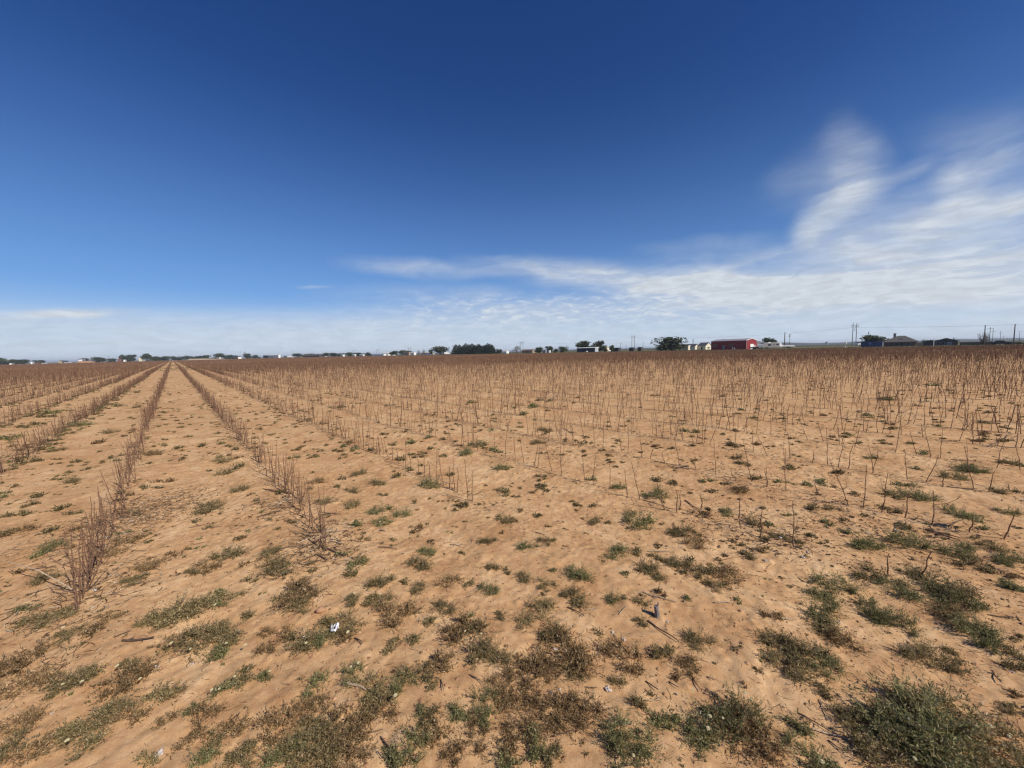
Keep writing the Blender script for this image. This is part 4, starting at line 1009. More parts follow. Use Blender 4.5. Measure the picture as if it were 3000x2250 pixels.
def stamp(templates, T, name, material, smooth=False):
    """T: list of (template index, 3x3 matrix array, offset); one mesh of all copies"""
    vs, f4, f3, n = [], [], [], 0
    by = {}
    for i, m, o in T: by.setdefault(i, []).append((m, o))
    for i, L in by.items():
        v, fs = templates[i]
        Mx = np.array([m for m, _ in L]); O = np.array([o for _, o in L])
        out = np.einsum('kij,nj->kni', Mx, v) + O[:, None]
        nv = len(v)
        for f in fs:
            ff = (f[None] + (np.arange(len(L)) * nv)[:, None, None] + n).reshape(-1, f.shape[1])
            (f4 if f.shape[1] == 4 else f3).append(ff)
        vs.append(out.reshape(-1, 3)); n += nv * len(L)
    return mk_mesh(name, np.concatenate(vs), [np.concatenate(q) for q in (f4, f3) if q], material, smooth)
def frame_of(vec, spin, w):
    z = np.array(vec); h = np.linalg.norm(z); z = z / h
    x = np.cross([math.cos(spin), math.sin(spin), .1], z); x /= np.linalg.norm(x); y = np.cross(z, x)
    return np.stack([x * w, y * w, z * h], 1)
MIDT = []
for i, nb in enumerate([0, 1, 2, 3, 1, 2, 4, 0]):
    st, br = stalk_parts(200 + i, nb, 4, True)
    for b in br: st.add(*[b.arrays()[0], b.arrays()[1][0]])
    MIDT.append(st.arrays())
T = []
for d, k, u, p in rest:
    vec = spread_vec(k); T.append((rnd.randrange(8), frame_of(vec, rnd.uniform(0, 6.28), max(.43, vec[2]) * min(1.35, .85 + d / 75)), (p[0], p[1], 0)))
zz = height(np.array([t[2][0] for t in T]), np.array([t[2][1] for t in T]))
T = [(i, m, (o[0], o[1], z)) for (i, m, o), z in zip(T, zz)]
def lowstalk(seed):
    r = random.Random(seed); g = Geo()
    a, b = r.uniform(-.08, .08), r.uniform(-.08, .08)
    def rod(p0, p1, r0, r1):
        g.tube([p0, p1], [r0, r1], 3, False)
    rod((0, 0, 0), (a, b, 1), .014, .007)
    for k in range(r.choice([1, 1, 2])):
        t = r.uniform(.2, .6); c = r.uniform(0, 6.28); l = r.uniform(.2, .42)
        rod((a * t, b * t, t), (a * t + l * .7 * math.cos(c), b * t + l * .7 * math.sin(c), t + l * .85), .008, .004)
    return g.arrays()
LOWT = [lowstalk(i) for i in range(10)]
def rows_between(r0, r1, per_m, kmin, kmax):
    out = []
    for k in range(kmin, kmax):
        v = rowv(k)
        if v > VEND: break
        lo, hi = max(-30, -math.sqrt(max(r1 ** 2 - v * v, 0))), min(UEND, math.sqrt(max(r1 ** 2 - v * v, 0)))
        if hi <= lo: continue
        n = int((hi - lo) * per_m); u = RS.uniform(lo, hi, n); vv = v + RS.normal(0, .05, n)
        x = U[0] * u + V[0] * vv; y = U[1] * u + V[1] * vv; d = np.hypot(x, y)
        ok = (y > 1) & (np.abs(x) < 1.40 * y + 2) & (d > r0) & (d <= r1)
        out.append(np.stack([x[ok], y[ok]], -1))
    return np.concatenate(out)
def low(P, hmin, hmax, w):
    n = len(P); h = RS.uniform(hmin, hmax, n); a = RS.uniform(0, 6.28, n); zz = height(P[:, 0], P[:, 1]); ti = RS.randint(0, 10, n); res = []
    for i in range(n):
        c, s = math.cos(a[i]) * w, math.sin(a[i]) * w
        res.append((ti[i], np.array([[c, -s, 0], [s, c, 0], [0, 0, h[i]]]), (P[i, 0], P[i, 1], zz[i])))
    return res
far1 = low(rows_between(R_MID, 80, 11.5, -80, 80), .38, .58, .72) + low(rows_between(80, 125, 7.5, -100, 100), .38, .58, .85)
far2 = low(rows_between(105, 260, 3.2, -190, 142), .36, .58, 1.1)
far3 = low(rows_between(260, 900, 1.6, -420, 142), .40, .62, 2.6)
tag(link('cotton_stubble', stamp(MIDT, T, 'cotton_stubble', M_stalk)), 'brown cotton stubble in rows across the field behind the nearest stalks', 'stubble', kind='stuff')
tag(link('distant_cotton_stubble', stamp(LOWT, far1 + far2 + far3, 'distant_cotton_stubble', M_stalk)), 'distant brown mass of cotton stubble reaching to the field edges', 'stubble', kind='stuff')
del far1, far2, far3, T

# ------------------------------------------------------------------ weeds
def weed_arrays(seed, nst, nlf, leaf, wid, hgt, lobes):
    r = np.random.RandomState(seed); v = []
    cs = [(0, 0, .75)] + [(.5 * math.cos(a) * r.uniform(.6, 1.1), .5 * math.sin(a) * r.uniform(.6, 1.1), r.uniform(.35, .6)) for a in r.uniform(0, 6.28, lobes)]
    for j in range(nst):
        cx_, cy_, cr = cs[r.randint(len(cs))]
        a = r.uniform(0, 6.28); e = math.radians(r.uniform(4, 80)) ; l = cr * r.uniform(.5, 1.15)
        d = np.array([math.cos(a) * math.cos(e), math.sin(a) * math.cos(e), math.sin(e) * hgt * 1.5])
        t = np.linspace(0, 1, 5)[:, None]
        bend = np.array([r.normal(0, .12), r.normal(0, .12), 0])
        P = np.array([cx_, cy_, 0]) + d * l * t + bend * t ** 2 - np.array([0, 0, .18 * hgt * l]) * t ** 2
        P[:, 2] = np.abs(P[:, 2]) + .012
        side = np.cross(d, [0, 0, 1.]); side /= np.linalg.norm(side) + 1e-9
        for i in range(4):
            wv_ = side * wid * .28
            v += [P[i] - wv_, P[i] + wv_, P[i + 1] + wv_ * .7, P[i + 1] - wv_ * .7]
        m = nlf
        tt = r.uniform(.12, 1.0, m) * 4; ii = np.minimum(3, tt.astype(int)); b = P[ii] + (P[ii + 1] - P[ii]) * (tt - ii)[:, None]
        dr = d / np.linalg.norm(d) * .55 + r.normal(0, .62, (m, 3)) + np.array([0, 0, .18]); dr /= np.linalg.norm(dr, axis=1)[:, None]
        s = np.cross(dr, r.normal(size=(m, 3))); s /= np.linalg.norm(s, axis=1)[:, None]
        L = leaf * r.uniform(.5, 1.4, (m, 1)); tip = b + dr * L; mid_ = b + dr * L * .5 + np.array([0, 0, .02 * leaf])
        tip[:, 2] = np.maximum(tip[:, 2], .004); mid_[:, 2] = np.maximum(mid_[:, 2], .004)
        v += list(np.stack([b, mid_ + s * wid, tip, mid_ - s * wid], 1).reshape(-1, 3))
    v = np.array(v); return v, [np.arange(len(v)).reshape(-1, 4)]
WMAT = {'g': M_green, 'm': M_olive, 'b': M_brown}
WT = {}
for kd, hg in (('g', .62), ('m', .45), ('b', .40)):
    for i in range(4):
        h_ = hg * (1.25 if i % 2 else .85)
        WT[kd, 'L', i] = mk_mesh('weed_clump', *weed_arrays(300 + i + ord(kd), 150, 17, .080, .0095, h_, 5), WMAT[kd])
        WT[kd, 'M', i] = mk_mesh('weed_clump', *weed_arrays(400 + i + ord(kd), 80, 13, .14, .0165, h_, 4), WMAT[kd])
        WT[kd, 'S', i] = mk_mesh('weed_clump', *weed_arrays(500 + i + ord(kd), 40, 9, .24, .030, h_, 3), WMAT[kd])
WEEDS = {
 1: "655,540,160,g 600,845,110,m 250,840,130,m 690,900,70,m 460,750,140,m 550,1010,170,m 520,1220,130,m 600,1260,110,m 240,1190,110,m 130,1270,130,m 230,1260,90,m 320,1115,130,m 170,1400,200,b 80,1420,130,m 430,1400,130,m 450,1530,180,g 320,1590,120,g 580,1520,100,b 1020,1480,200,b 880,1580,220,b 1240,770,170,b 1330,1000,130,b 1740,1210,300,m 1810,830,180,m 1820,930,140,m 1680,915,60,m 1650,710,90,m 1460,730,90,m 1860,1580,280,m 1400,1590,120,b 1940,1060,160,m 1580,1320,90,m 1100,400,80,m 980,390,80,m 1100,280,70,m 500,430,150,m 370,480,130,m 200,560,120,m 60,660,130,g 900,600,140,m 830,680,120,b 930,800,100,m 1920,890,130,m 1890,740,60,m 1330,440,60,m 130,640,140,m 420,450,120,g 300,540,110,m",
 2: "860,940,160,m 690,975,100,m 650,1050,80,m 790,1070,170,m 970,1030,170,m 1160,950,110,m 490,1000,160,b 570,1160,170,m 750,1195,170,m 1010,1240,210,g 1010,1340,150,g 1190,1270,150,g 785,1355,130,g 1415,1030,190,g 1030,1110,80,m 1280,1165,70,m 1410,1140,50,m 1680,1200,110,m 1800,1185,50,m 1330,1385,110,b 1370,1590,180,g 870,1465,80,m 570,1270,70,m 170,1390,60,m 1665,1580,80,m 1430,1480,80,b 1890,1500,180,m 2020,1310,160,m 2000,1410,70,b 2010,1100,130,m 1680,765,170,g 1240,685,110,g 1790,705,170,g 1990,900,140,g 1750,360,90,g 700,395,90,m 740,690,100,b 1040,620,80,m 520,755,50,m 470,800,80,b 460,930,60,m 100,1590,170,m 830,1640,150,m 280,1330,90,b 230,1080,120,m 1310,800,100,m 1240,910,60,m 1180,820,120,m 1310,940,80,m 1560,950,100,m 1510,800,100,m 1920,750,120,g",
 3: "865,1060,160,g 1030,1350,250,g 930,1270,160,m 700,1330,160,m 790,1330,80,m 500,1175,80,m 540,1205,70,m 670,1195,90,m 190,1275,100,m 60,1240,80,b 10,1330,110,b 640,985,100,g 510,1005,45,g 1170,1120,200,g 1110,1115,90,g 1290,1020,120,m 1160,980,120,m 1570,1000,110,g 1840,1080,180,b 1610,1090,100,m 1555,1140,60,g 1450,1090,50,m 1870,860,130,m 1810,810,100,m 1455,600,130,g 190,400,110,g 100,455,100,g 20,400,60,g 230,345,80,g 320,345,70,g 260,590,160,m 215,690,150,m 1990,980,120,m 1730,1020,90,m 1590,1240,130,b 1740,1260,150,g 1960,1330,170,m 1520,1270,150,b 1400,1410,200,m 1500,1430,90,m 1330,1450,170,m 1510,1520,220,b 850,1590,230,g 1010,1580,140,m 1190,1520,70,m 140,1530,170,g 280,1480,170,m 430,1525,40,m 1830,1510,110,m 1920,1610,150,m 2020,1550,130,b 1170,1620,150,m 1420,1640,120,m 1660,1640,90,m 1300,1650,160,m 1860,420,70,g 1700,310,60,m 1150,300,60,m 530,320,50,m 2030,1470,120,m 2050,1220,70,m",
 4: "1560,900,250,g 1680,920,150,g 1510,970,170,g 1500,1250,150,g 1940,1250,150,g 1765,1385,110,g 1100,1120,260,g 1280,1140,180,g 1180,1040,110,g 1060,1040,90,g 850,1550,300,g 700,1530,150,g 1130,1510,260,g 1530,1590,220,g 1610,1560,150,g 1820,1530,180,m 1980,1640,170,g 630,1410,100,g 470,1340,120,g 620,1310,90,m 355,1215,120,m 520,1220,140,m 420,1000,130,g 310,1030,110,g 500,1040,100,m 190,905,120,m 830,810,110,g 90,1000,80,g 180,1010,70,g 1250,770,100,g 1170,885,110,g 1980,860,150,m 2020,870,100,g 820,470,100,g 960,330,200,g 1330,220,90,g 1740,530,110,g 730,685,60,g 1110,1370,130,m 370,1440,90,m 150,1270,80,g 20,1360,110,g 80,1440,160,m 210,1480,150,m 1010,1240,130,m 2000,1370,80,m 400,1100,80,m 720,1110,90,m 800,1290,80,m 600,940,120,m 1900,1080,150,m 2040,1090,100,m 230,790,60,m 20,1130,40,m 1720,1470,120,m 1650,1300,150,g",
 5: "230,370,150,g 340,460,250,m 480,440,160,m 1450,390,350,m 1250,500,230,m 1700,330,260,m 1870,290,160,m 540,590,170,m 870,440,130,b 800,520,100,b 1060,155,150,m 1180,110,90,m 380,140,170,m 1240,20,180,b 1650,50,180,b 1560,80,110,m 2040,150,100,m 150,820,300,b 200,1000,300,b 560,950,260,m 470,1030,150,m 760,870,180,m 1030,830,150,m 980,980,250,b 1100,900,220,b 1320,1080,200,m 1420,1050,120,b 1480,690,300,m 1700,650,300,m 1720,780,200,g 1900,650,200,m 1960,930,180,m 1820,1020,180,g 1570,1180,130,g 1690,1220,200,b 1370,1260,110,b 860,1260,260,m 1060,1240,180,b 700,1370,350,m 560,1460,250,m 150,1300,250,b 130,1480,250,m 300,1530,200,b 1780,1430,250,m 1880,1350,170,b 1530,1450,170,b 1610,1590,200,g 1180,1600,150,m 1960,1540,170,m 1900,1620,250,m 1800,510,100,b 2020,420,110,m",
 6: "110,90,330,m 400,250,300,b 340,370,200,m 250,280,200,m 820,20,130,g 770,80,120,m 1030,190,210,m 1190,150,90,m 1330,220,150,m 1550,160,170,b 1720,180,120,m 1880,220,200,g 1500,380,180,m 1430,490,130,m 1350,10,190,m 1920,35,110,m 2030,75,80,m 790,310,140,m 940,310,140,m 1020,310,160,m 1090,430,250,b 1240,390,150,b 640,510,250,m 790,500,170,m 420,620,250,m 560,620,200,g 700,600,120,b 240,570,140,b 90,560,110,b 1110,680,150,m 1250,640,130,m 1690,560,280,b 1800,560,160,m 1690,440,110,g 1620,600,150,b 1750,730,250,m 1930,730,250,m 2030,780,120,m 1980,440,110,m 60,720,130,b 80,920,150,g 480,1010,260,g 780,910,230,g 1000,1000,230,m 1200,970,230,g 1320,900,260,m 1530,810,170,b 1430,950,150,m 880,1130,250,m 1060,1120,200,m 1000,1220,260,b 480,1200,200,b 200,1320,350,b 500,1300,250,m 650,1280,200,b 430,1450,300,m 650,1420,300,m 750,1450,250,b 250,1600,300,g 500,1600,300,m 750,1600,250,b 1250,1550,320,g 1100,1600,200,g 1400,1250,180,m 1350,1180,130,g 1620,1180,170,g 1660,1260,150,g 1850,1130,250,g 1870,1250,160,g 1480,1380,200,b 1750,1430,260,b 2000,1000,200,b 2030,1120,150,b 2020,1450,200,b 2010,1600,200,g 1580,1580,150,b 380,940,60,m",
 7: "560,90,230,g 350,65,80,g 900,90,100,g 1180,90,150,m 1060,30,180,m 1340,10,150,m 1500,70,220,m 1720,120,280,b 1640,200,150,m 1370,85,80,m 260,245,70,m 120,120,140,m 280,175,150,m 560,290,200,m 450,250,110,m 850,295,180,g 1050,310,150,m 1430,305,90,g 1820,310,90,g 1050,490,110,m 700,560,90,m 1200,250,90,b 1530,640,220,m 1430,620,90,b 230,400,250,m 60,470,180,m 450,760,420,b 350,620,250,m 550,800,250,b 300,900,200,b 480,930,200,m 900,770,280,b 1220,740,180,m 1430,850,190,b 850,970,130,m 1340,930,90,b 1020,870,110,b 60,820,160,b 110,900,250,b 100,1080,250,b 250,1200,300,b 600,1190,300,b 450,1280,250,b 80,1350,250,b 200,1480,250,g 330,1560,200,m 950,1450,400,g 900,1580,380,g 1230,1290,250,g 1020,1170,150,m 1550,1330,380,g 1850,1260,380,g 1900,1400,400,b 1700,1380,300,g 2000,1500,250,b 2040,640,90,m 2030,720,60,m 1100,1060,70,m 1860,660,50,m 2000,880,60,m",
 8: "530,190,270,g 430,300,280,g 450,430,320,g 550,560,280,m 600,650,250,b 300,740,350,m 120,640,250,m 200,830,300,m 470,850,250,g 450,1050,140,m 850,400,230,g 900,450,200,g 1080,510,270,g 1040,220,280,g 900,130,300,m 1130,90,200,m 1330,250,320,g 1450,200,280,m 1600,300,250,m 1680,370,170,g 1400,380,250,m 1540,480,250,m 1650,550,250,g 1800,600,200,g 1820,680,180,g 1250,760,270,m 1420,800,260,m 1960,180,150,g 2030,220,130,g 2040,610,100,m 1990,740,170,m 2010,850,170,m 1470,720,110,m 230,1310,220,g 590,1290,230,m 780,1260,180,m 850,1320,150,g 320,1570,350,g 1300,1300,600,g 1200,1450,600,g 1500,1400,600,m 1650,1280,450,m 1400,1550,700,g 1000,1570,450,m 1750,1550,500,m 1200,1180,250,m 1980,1200,150,m 1990,1060,100,b 2050,1600,200,m 30,430,130,b 1650,10,250,m 1950,10,180,g 2040,120,110,b 1100,1350,400,g 1250,1620,500,g"}
wl = []
for t, s in WEEDS.items():
    for q in s.split():
        a, b, c, k = q.split(','); px, py = tp(t, float(a), float(b)); x, y = ground(px, py)
        dep = y * _f[1] + (-EYE) * _f[2]
        wl.append([x, y, float(c) / TS / F * dep / 2 * (1.42 if t < 5 else 1.55 if k == 'g' else 1.75 if k == 'm' else 1.9), k])
# lines of weed clumps that stand along the rows and the loose ones between them, farther off
def weed_kind(x, y): return rnd.choice('mmmbbg') if vnoise(np.array([x / 3.]), np.array([y / 3.]), 51)[0] < .1 else rnd.choice('mgg')
wl.sort(key=lambda q: -q[2] / max(q[1], .8))
big, small = wl[:300], wl[300:]
big.sort(key=lambda q: math.hypot(q[0], q[1]))
cn = {}; WO = []
KN = {'g': 'green', 'm': 'olive', 'b': 'brown'}
for x, y, r, k in big:
    v = x * V[0] + y * V[1]; s = next(i for i in range(-40, 60) if rowv(i) <= v < rowv(i + 1))
    cn[s, k] = cn.get((s, k), 0) + 1
    st = 'the strip between the dense rows' if s == 0 else f'the {ordinal(abs(s))} strip {"right" if s > 0 else "left"} of the dense rows'
    cls = 'L' if r > .105 else 'M' if r > .055 else 'S'
    o = tag(link('weed_clump', WT[k, cls, rnd.randrange(4)]), f'{KN[k]} weed clump, {ordinal(cn[s, k])} nearest the camera on {st}', 'weed', 'weed clumps growing on the bare sand')
    o.location = (x, y, gz(x, y) - .004); o.rotation_euler = (0, 0, rnd.uniform(0, 6.28))
    sy = rnd.uniform(.85, 1.1); hz = min(1.0, .16 / r * 1.2) if r > .2 else 1.0
    o.scale = (r * 1.05, r * sy, r * hz * rnd.uniform(.85, 1.2))
    WO.append(o)
# the tall bushy regrowth on two stalks of the right hand rows
for px, py, w_, lb in ((2843, 1508, 88, 'leafy green regrowth crown on the leaning stalk at right'), (2033, 1334, 40, 'olive regrowth tuft on a thick short stalk of the third row')):
    x, y = ground(px, py + (52 if px > 2500 else 40)); r = w_ / F * y / 2 * 1.1
    o = tag(link('weed_clump', WT['g' if px > 2500 else 'm', 'M', 1]), lb, 'weed', 'weed clumps growing on the bare sand'); o.location = (x, y, gz(x, y) + .10); o.scale = (r, r, r * .9); WO.append(o)

def weed_low(seed, nst, nlf, leaf, wid, hgt): return weed_arrays(seed, nst, nlf, leaf, wid, hgt, 2)
LW = {k: [weed_low(600 + i, 20, 9, .26, .045, .5) for i in range(4)] for k in 'gmb'}
LF = [weed_low(650 + i, 8, 4, .42, .10, .55) for i in range(4)]
acc = {k: [] for k in 'gmb'}; accf = {k: [] for k in 'gmb'}
def put_weed(x, y, r, k, farw=False):
    a = rnd.uniform(0, 6.28); c, s = math.cos(a) * r, math.sin(a) * r
    (accf if farw else acc)[k].append((rnd.randrange(4), np.array([[c, -s, 0], [s, c, 0], [0, 0, r * rnd.uniform(.7, 1.1)]]), (x, y, gz(x, y) - .003)))
for x, y, r, k in small: put_weed(x, y, r, k)
n = 0
while n < 2700:                                            # seedlings scattered over the nearest ground
    y = .2 + 9 * rnd.random() ** 1.5; x = rnd.uniform(-1.38 * y - 2.6, 1.38 * y + 2.6)
    if vnoise(np.array([x / 1.1]), np.array([y / 1.1]), 55)[0] + rnd.gauss(0, .14) < .02: continue
    put_weed(x, y, rnd.uniform(.012, .045), rnd.choice('bbmmmg')); n += 1
n = 0
while n < 2800:
    y = 6 + 54 * rnd.random() ** 1.6; x = rnd.uniform(-1.38 * y - 5, 1.38 * y + 5); v = x * V[0] + y * V[1]
    c = vnoise(np.array([x / 4.]), np.array([y / 4.]), 56)[0] + .8 * vnoise(np.array([x / 17.]), np.array([y / 17.]), 57)[0] + (.22 if v < -1.6 else 0)
    if c + rnd.gauss(0, .34) < .10: continue
    put_weed(x, y, rnd.uniform(.035, .12), weed_kind(x, y), y > 22); n += 1
n = 0
while n < 800:                                            # weeds crowding the rows on the left
    k = rnd.choice([-1, -1, -1, -2, -2, -3, -4, -5, -6, -7, -8, -9, -10]); u = 3 + 50 * rnd.random() ** 1.5; v = rowv(k) + rnd.gauss(0, .12); x, y = U * u + V * v
    if y < 1.2 or abs(x) > 1.42 * y + .5: continue
    put_weed(x, y, rnd.uniform(.05, .13), rnd.choice('gmmmbb')); n += 1
n = 0
while n < 70:                                             # larger clumps either side of the view, on the same bare end of the field
    y = rnd.uniform(.2, 3.2); x = rnd.choice([-1, 1]) * (1.38 * y + rnd.uniform(.15, 2.6)); put_weed(x, y, rnd.uniform(.07, .2), rnd.choice('gmb')); n += 1
n = 0
while n < 750:                                            # low cover in the lanes between the rows
    u = 3 + 26 * rnd.random() ** 1.4; v = rnd.uniform(-3.2, 6); x, y = U * u + V * v
    if y < 1.5 or vnoise(np.array([x / .9]), np.array([y / .9]), 59)[0] < .0: continue
    put_weed(x, y, rnd.uniform(.03, .10), rnd.choice('bmmmg')); n += 1
n = 0
while n < 9000:
    y = 55 + 190 * rnd.random() ** 1.3; x = rnd.uniform(-1.36 * y, 1.36 * y); v = x * V[0] + y * V[1]
    if v > VEND or vnoise(np.array([x / 12.]), np.array([y / 12.]), 58)[0] + rnd.gauss(0, .2) < .15: continue
    put_weed(x, y, rnd.uniform(.10, .26), weed_kind(x, y), True); n += 1
for k in 'gmb':
    me = stamp(LW[k] + LF, acc[k] + [(i + 4, m, o) for i, m, o in accf[k]], 'ground_weeds', WMAT[k])
    tag(link('ground_weeds', me), f'{KN[k]} seedlings and small weeds strewn over the whole field', 'weeds', kind='stuff')
# grass on the margin and pasture beyond the right edge of the field
def tuft(seed):
    r = np.random.RandomState(seed); v = []
    for _ in range(9):
        a = r.uniform(0, 6.28); l = r.uniform(.5, 1); b = np.array([r.normal(0, .12), r.normal(0, .12), 0]); d = np.array([math.cos(a) * .35, math.sin(a) * .35, 1.0]) * l; s = np.array([-math.sin(a), math.cos(a), 0]) * .07
        v += [b - s, b + s, b + d * .6 + s * .6, b + d]
    return np.array(v), [np.arange(len(v)).reshape(-1, 4)]
GT = [tuft(i) for i in range(5)]; G = []
n = 0
while n < 16000:
    v = VEND + 1 + 70 * rnd.random() ** 1.6; u = rnd.uniform(-170, 500); x, y = U * u + V * v
    if y < 20 or abs(x) > 1.38 * y: continue
    r = rnd.uniform(.25, .6); a = rnd.uniform(0, 6.28); c, s = math.cos(a) * r, math.sin(a) * r
    G.append((rnd.randrange(5), np.array([[c, -s, 0], [s, c, 0], [0, 0, rnd.uniform(.18, .5)]]), (x, y, 0))); n += 1
M_grass = mat('margin_grass', (0, 0, 0), .85, .1, .2, .3, island=[(0, (.075, .075, .032)), (.5, (.14, .125, .06)), (1, (.26, .21, .12))])
tag(link('margin_grass', stamp(GT, G, 'margin_grass', M_grass)), 'rough grass along the right edge of the field', 'grass', kind='stuff')

# ------------------------------------------------------------------ flower heads on the weeds
def puff_mesh():
    g = Geo()
    for k in range(16):
        a = k / 16 * 6.283; c, s = math.cos(a), math.sin(a); c1, s1 = math.cos(a + .25), math.sin(a + .25); c0, s0 = math.cos(a - .25), math.sin(a - .25)
        g.add([(.25 * c, .25 * s, .1), (.75 * c0, .75 * s0, .28), (1.05 * c, 1.05 * s, .2), (.75 * c1, .75 * s1, .28)], [(0, 1, 2, 3)])
        g.add([(.05 * c, .05 * s, .15), (.4 * c0, .4 * s0, .55), (.62 * c, .62 * s, .62), (.4 * c1, .4 * s1, .55)], [(0, 1, 2, 3)])
    ring = [(.3 * math.cos(t), .3 * math.sin(t), z) for z in (.05, .5) for t in np.linspace(0, 6.283, 8, endpoint=False)]
    g.add(ring, [(i, (i + 1) % 8, (i + 1) % 8 + 8, i + 8) for i in range(8)]); g.f3.append(np.array([(8, 8 + i, 9 + i) for i in range(1, 7)]) + g.n - 16)
    return g.mesh('flower_head', M_flower)
PUFF = puff_mesh()
FL = [(7, 1465, 1010), (7, 1890, 1040), (7, 1940, 1080), (7, 1605, 1230), (7, 1710, 1240), (7, 1590, 1330), (8, 1255, 1185), (8, 1140, 1270), (8, 1190, 1580), (8, 440, 1580), (8, 1685, 1380), (8, 1800, 1360), (8, 1950, 1440), (6, 770, 850), (6, 830, 815), (6, 110, 850),
      (6, 1695, 570), (6, 1825, 600), (6, 415, 490), (6, 405, 635), (6, 745, 560), (6, 1130, 1075), (6, 800, 270), (6, 1010, 270), (6, 400, 230), (5, 1540, 670), (5, 1385, 635), (5, 1830, 620), (5, 515, 540), (5, 510, 1000), (5, 665, 970), (5, 1135, 935), (5, 1775, 1000), (5, 1715, 1010),
      (5, 1985, 640), (5, 950, 840), (5, 1740, 325), (7, 985, 1600), (3, 1010, 1380), (2, 1005, 1170), (2, 1005, 1330), (5, 1900, 890), (5, 545, 1450)]
for t, a, b in FL:
    px, py = tp(t, a, b); d = raydir(px, py); z = .06; s = -(EYE - z) / d[2]; p = Vector((d[0] * s, d[1] * s, z + gz(d[0] * s, d[1] * s)))
    o = min(WO, key=lambda q: (q.location.x - p.x) ** 2 + (q.location.y - p.y) ** 2)
    Mw = Matrix.LocRotScale(o.location, o.rotation_euler, o.scale)
    f = link('flower_head', PUFF, o); r = rnd.uniform(.0055, .009)
    f.matrix_basis = Mw.inverted() @ Matrix.LocRotScale(p, Matrix.Rotation(rnd.uniform(0, .5), 3, 'X').to_quaternion(), Vector((r, r, r)))

# ------------------------------------------------------------------ dead stems, lint and scraps
ST = [(5, 990, 635, 1250, 620, 6.5, 'd'), (5, 200, 60, 460, 35, 4, 'd'), (5, 215, 260, 440, 200, 3, 'd'), (5, 920, 600, 1060, 560, 3, 'd'), (5, 1870, 590, 2010, 580, 3, 'd'), (6, 740, 990, 890, 1040, 7, 'p'), (6, 380, 1310, 640, 1235, 3.2, 'p'),
      (6, 880, 1390, 1030, 1370, 3.2, 'd'), (6, 1010, 1410, 1080, 1520, 3, 'd'), (6, 800, 610, 860, 665, 4, 'd'), (6, 480, 115, 680, 35, 2.4, 'p'), (6, 1730, 910, 1840, 990, 3, 'd'), (6, 1500, 950, 1520, 1040, 3, 'd'), (7, 1060, 240, 1330, 325, 4.2, 'p'),
      (7, 1100, 470, 1350, 655, 4.5, 'd'), (7, 1085, 960, 1185, 1045, 3.2, 'd'), (7, 1460, 920, 1540, 1060, 3, 'd'), (7, 1640, 325, 1780, 330, 5, 'p'), (7, 370, 510, 500, 430, 2.8, 'p'), (7, 450, 360, 590, 450, 3.5, 'd'), (7, 600, 385, 690, 370, 3, 'p'),
      (7, 870, 420, 930, 345, 2.6, 'p'), (7, 1270, 960, 1350, 1030, 2.6, 'd'), (7, 1580, 920, 1640, 970, 2.5, 'd'), (7, 1080, 1120, 1210, 1095, 3, 'p'), (7, 590, 1005, 690, 1030, 2.6, 'd'), (7, 320, 1410, 500, 1370, 2.6, 'd'), (7, 820, 1330, 990, 1320, 3, 'p'),
      (8, 250, 1220, 550, 1410, 2.6, 'd'), (8, 350, 1350, 690, 1445, 3.2, 'p'), (8, 420, 1110, 490, 1290, 2.4, 'p'), (8, 1610, 165, 1730, 230, 3, 'p'), (8, 1780, 420, 2060, 465, 3, 'd'), (8, 105, 455, 240, 465, 4, 'p'), (8, 1820, 880, 1890, 985, 4, 'd'), (8, 490, 1440, 640, 1560, 2.6, 'd'),
      (2, 340, 1505, 560, 1440, 4.5, 'p'), (2, 130, 1560, 400, 1510, 4, 'd'), (2, 470, 1490, 590, 1440, 6, 'd'), (2, 570, 1540, 730, 1620, 4.5, 'd'), (2, 600, 1480, 700, 1500, 4, 'p'), (2, 540, 1250, 690, 1275, 4, 'd'), (2, 1580, 1510, 1660, 1522, 5, 'p'), (2, 1010, 1395, 1050, 1405, 6, 'p'),
      (2, 180, 1190, 260, 1160, 5, 'p'), (2, 990, 1530, 1150, 1560, 3.2, 'd'), (2, 0, 1290, 200, 1240, 4, 'd'), (2, 60, 1050, 200, 1090, 4, 'd'), (2, 480, 1590, 580, 1650, 4, 'd'), (2, 420, 1420, 580, 1400, 4, 'd'), (2, 590, 1465, 670, 1470, 3, 'p'),
      (3, 1100, 1565, 1270, 1570, 4.5, 'p'), (3, 1150, 830, 1340, 880, 5, 'd'), (3, 1290, 890, 1520, 910, 6, 'd'), (3, 1400, 1150, 1650, 1330, 5, 'd'), (3, 190, 1410, 270, 1440, 3.5, 'd'), (3, 410, 570, 600, 650, 4, 'd'), (3, 1060, 1150, 1300, 1235, 4, 'd'),
      (4, 1270, 1390, 1560, 1470, 6, 'd'), (4, 1290, 1410, 1480, 1440, 5, 'd'), (4, 1350, 1430, 1540, 1490, 5, 'd'), (4, 370, 1180, 650, 1160, 4, 'd'), (4, 1480, 820, 1740, 845, 5, 'd'), (4, 1450, 1045, 1700, 1070, 6, 'd'), (4, 1790, 725, 1950, 620, 7, 'd'),
      (4, 1460, 1365, 1630, 1290, 6, 'd'), (1, 150, 1180, 330, 1140, 4, 'd'), (1, 1050, 1170, 1180, 1110, 4, 'd'), (1, 1640, 1390, 1800, 1370, 3.5, 'd'), (1, 380, 660, 460, 650, 6, 'p'), (1, 1700, 640, 1830, 636, 4, 'd')]
sc = {'d': 0, 'p': 0}
items = []
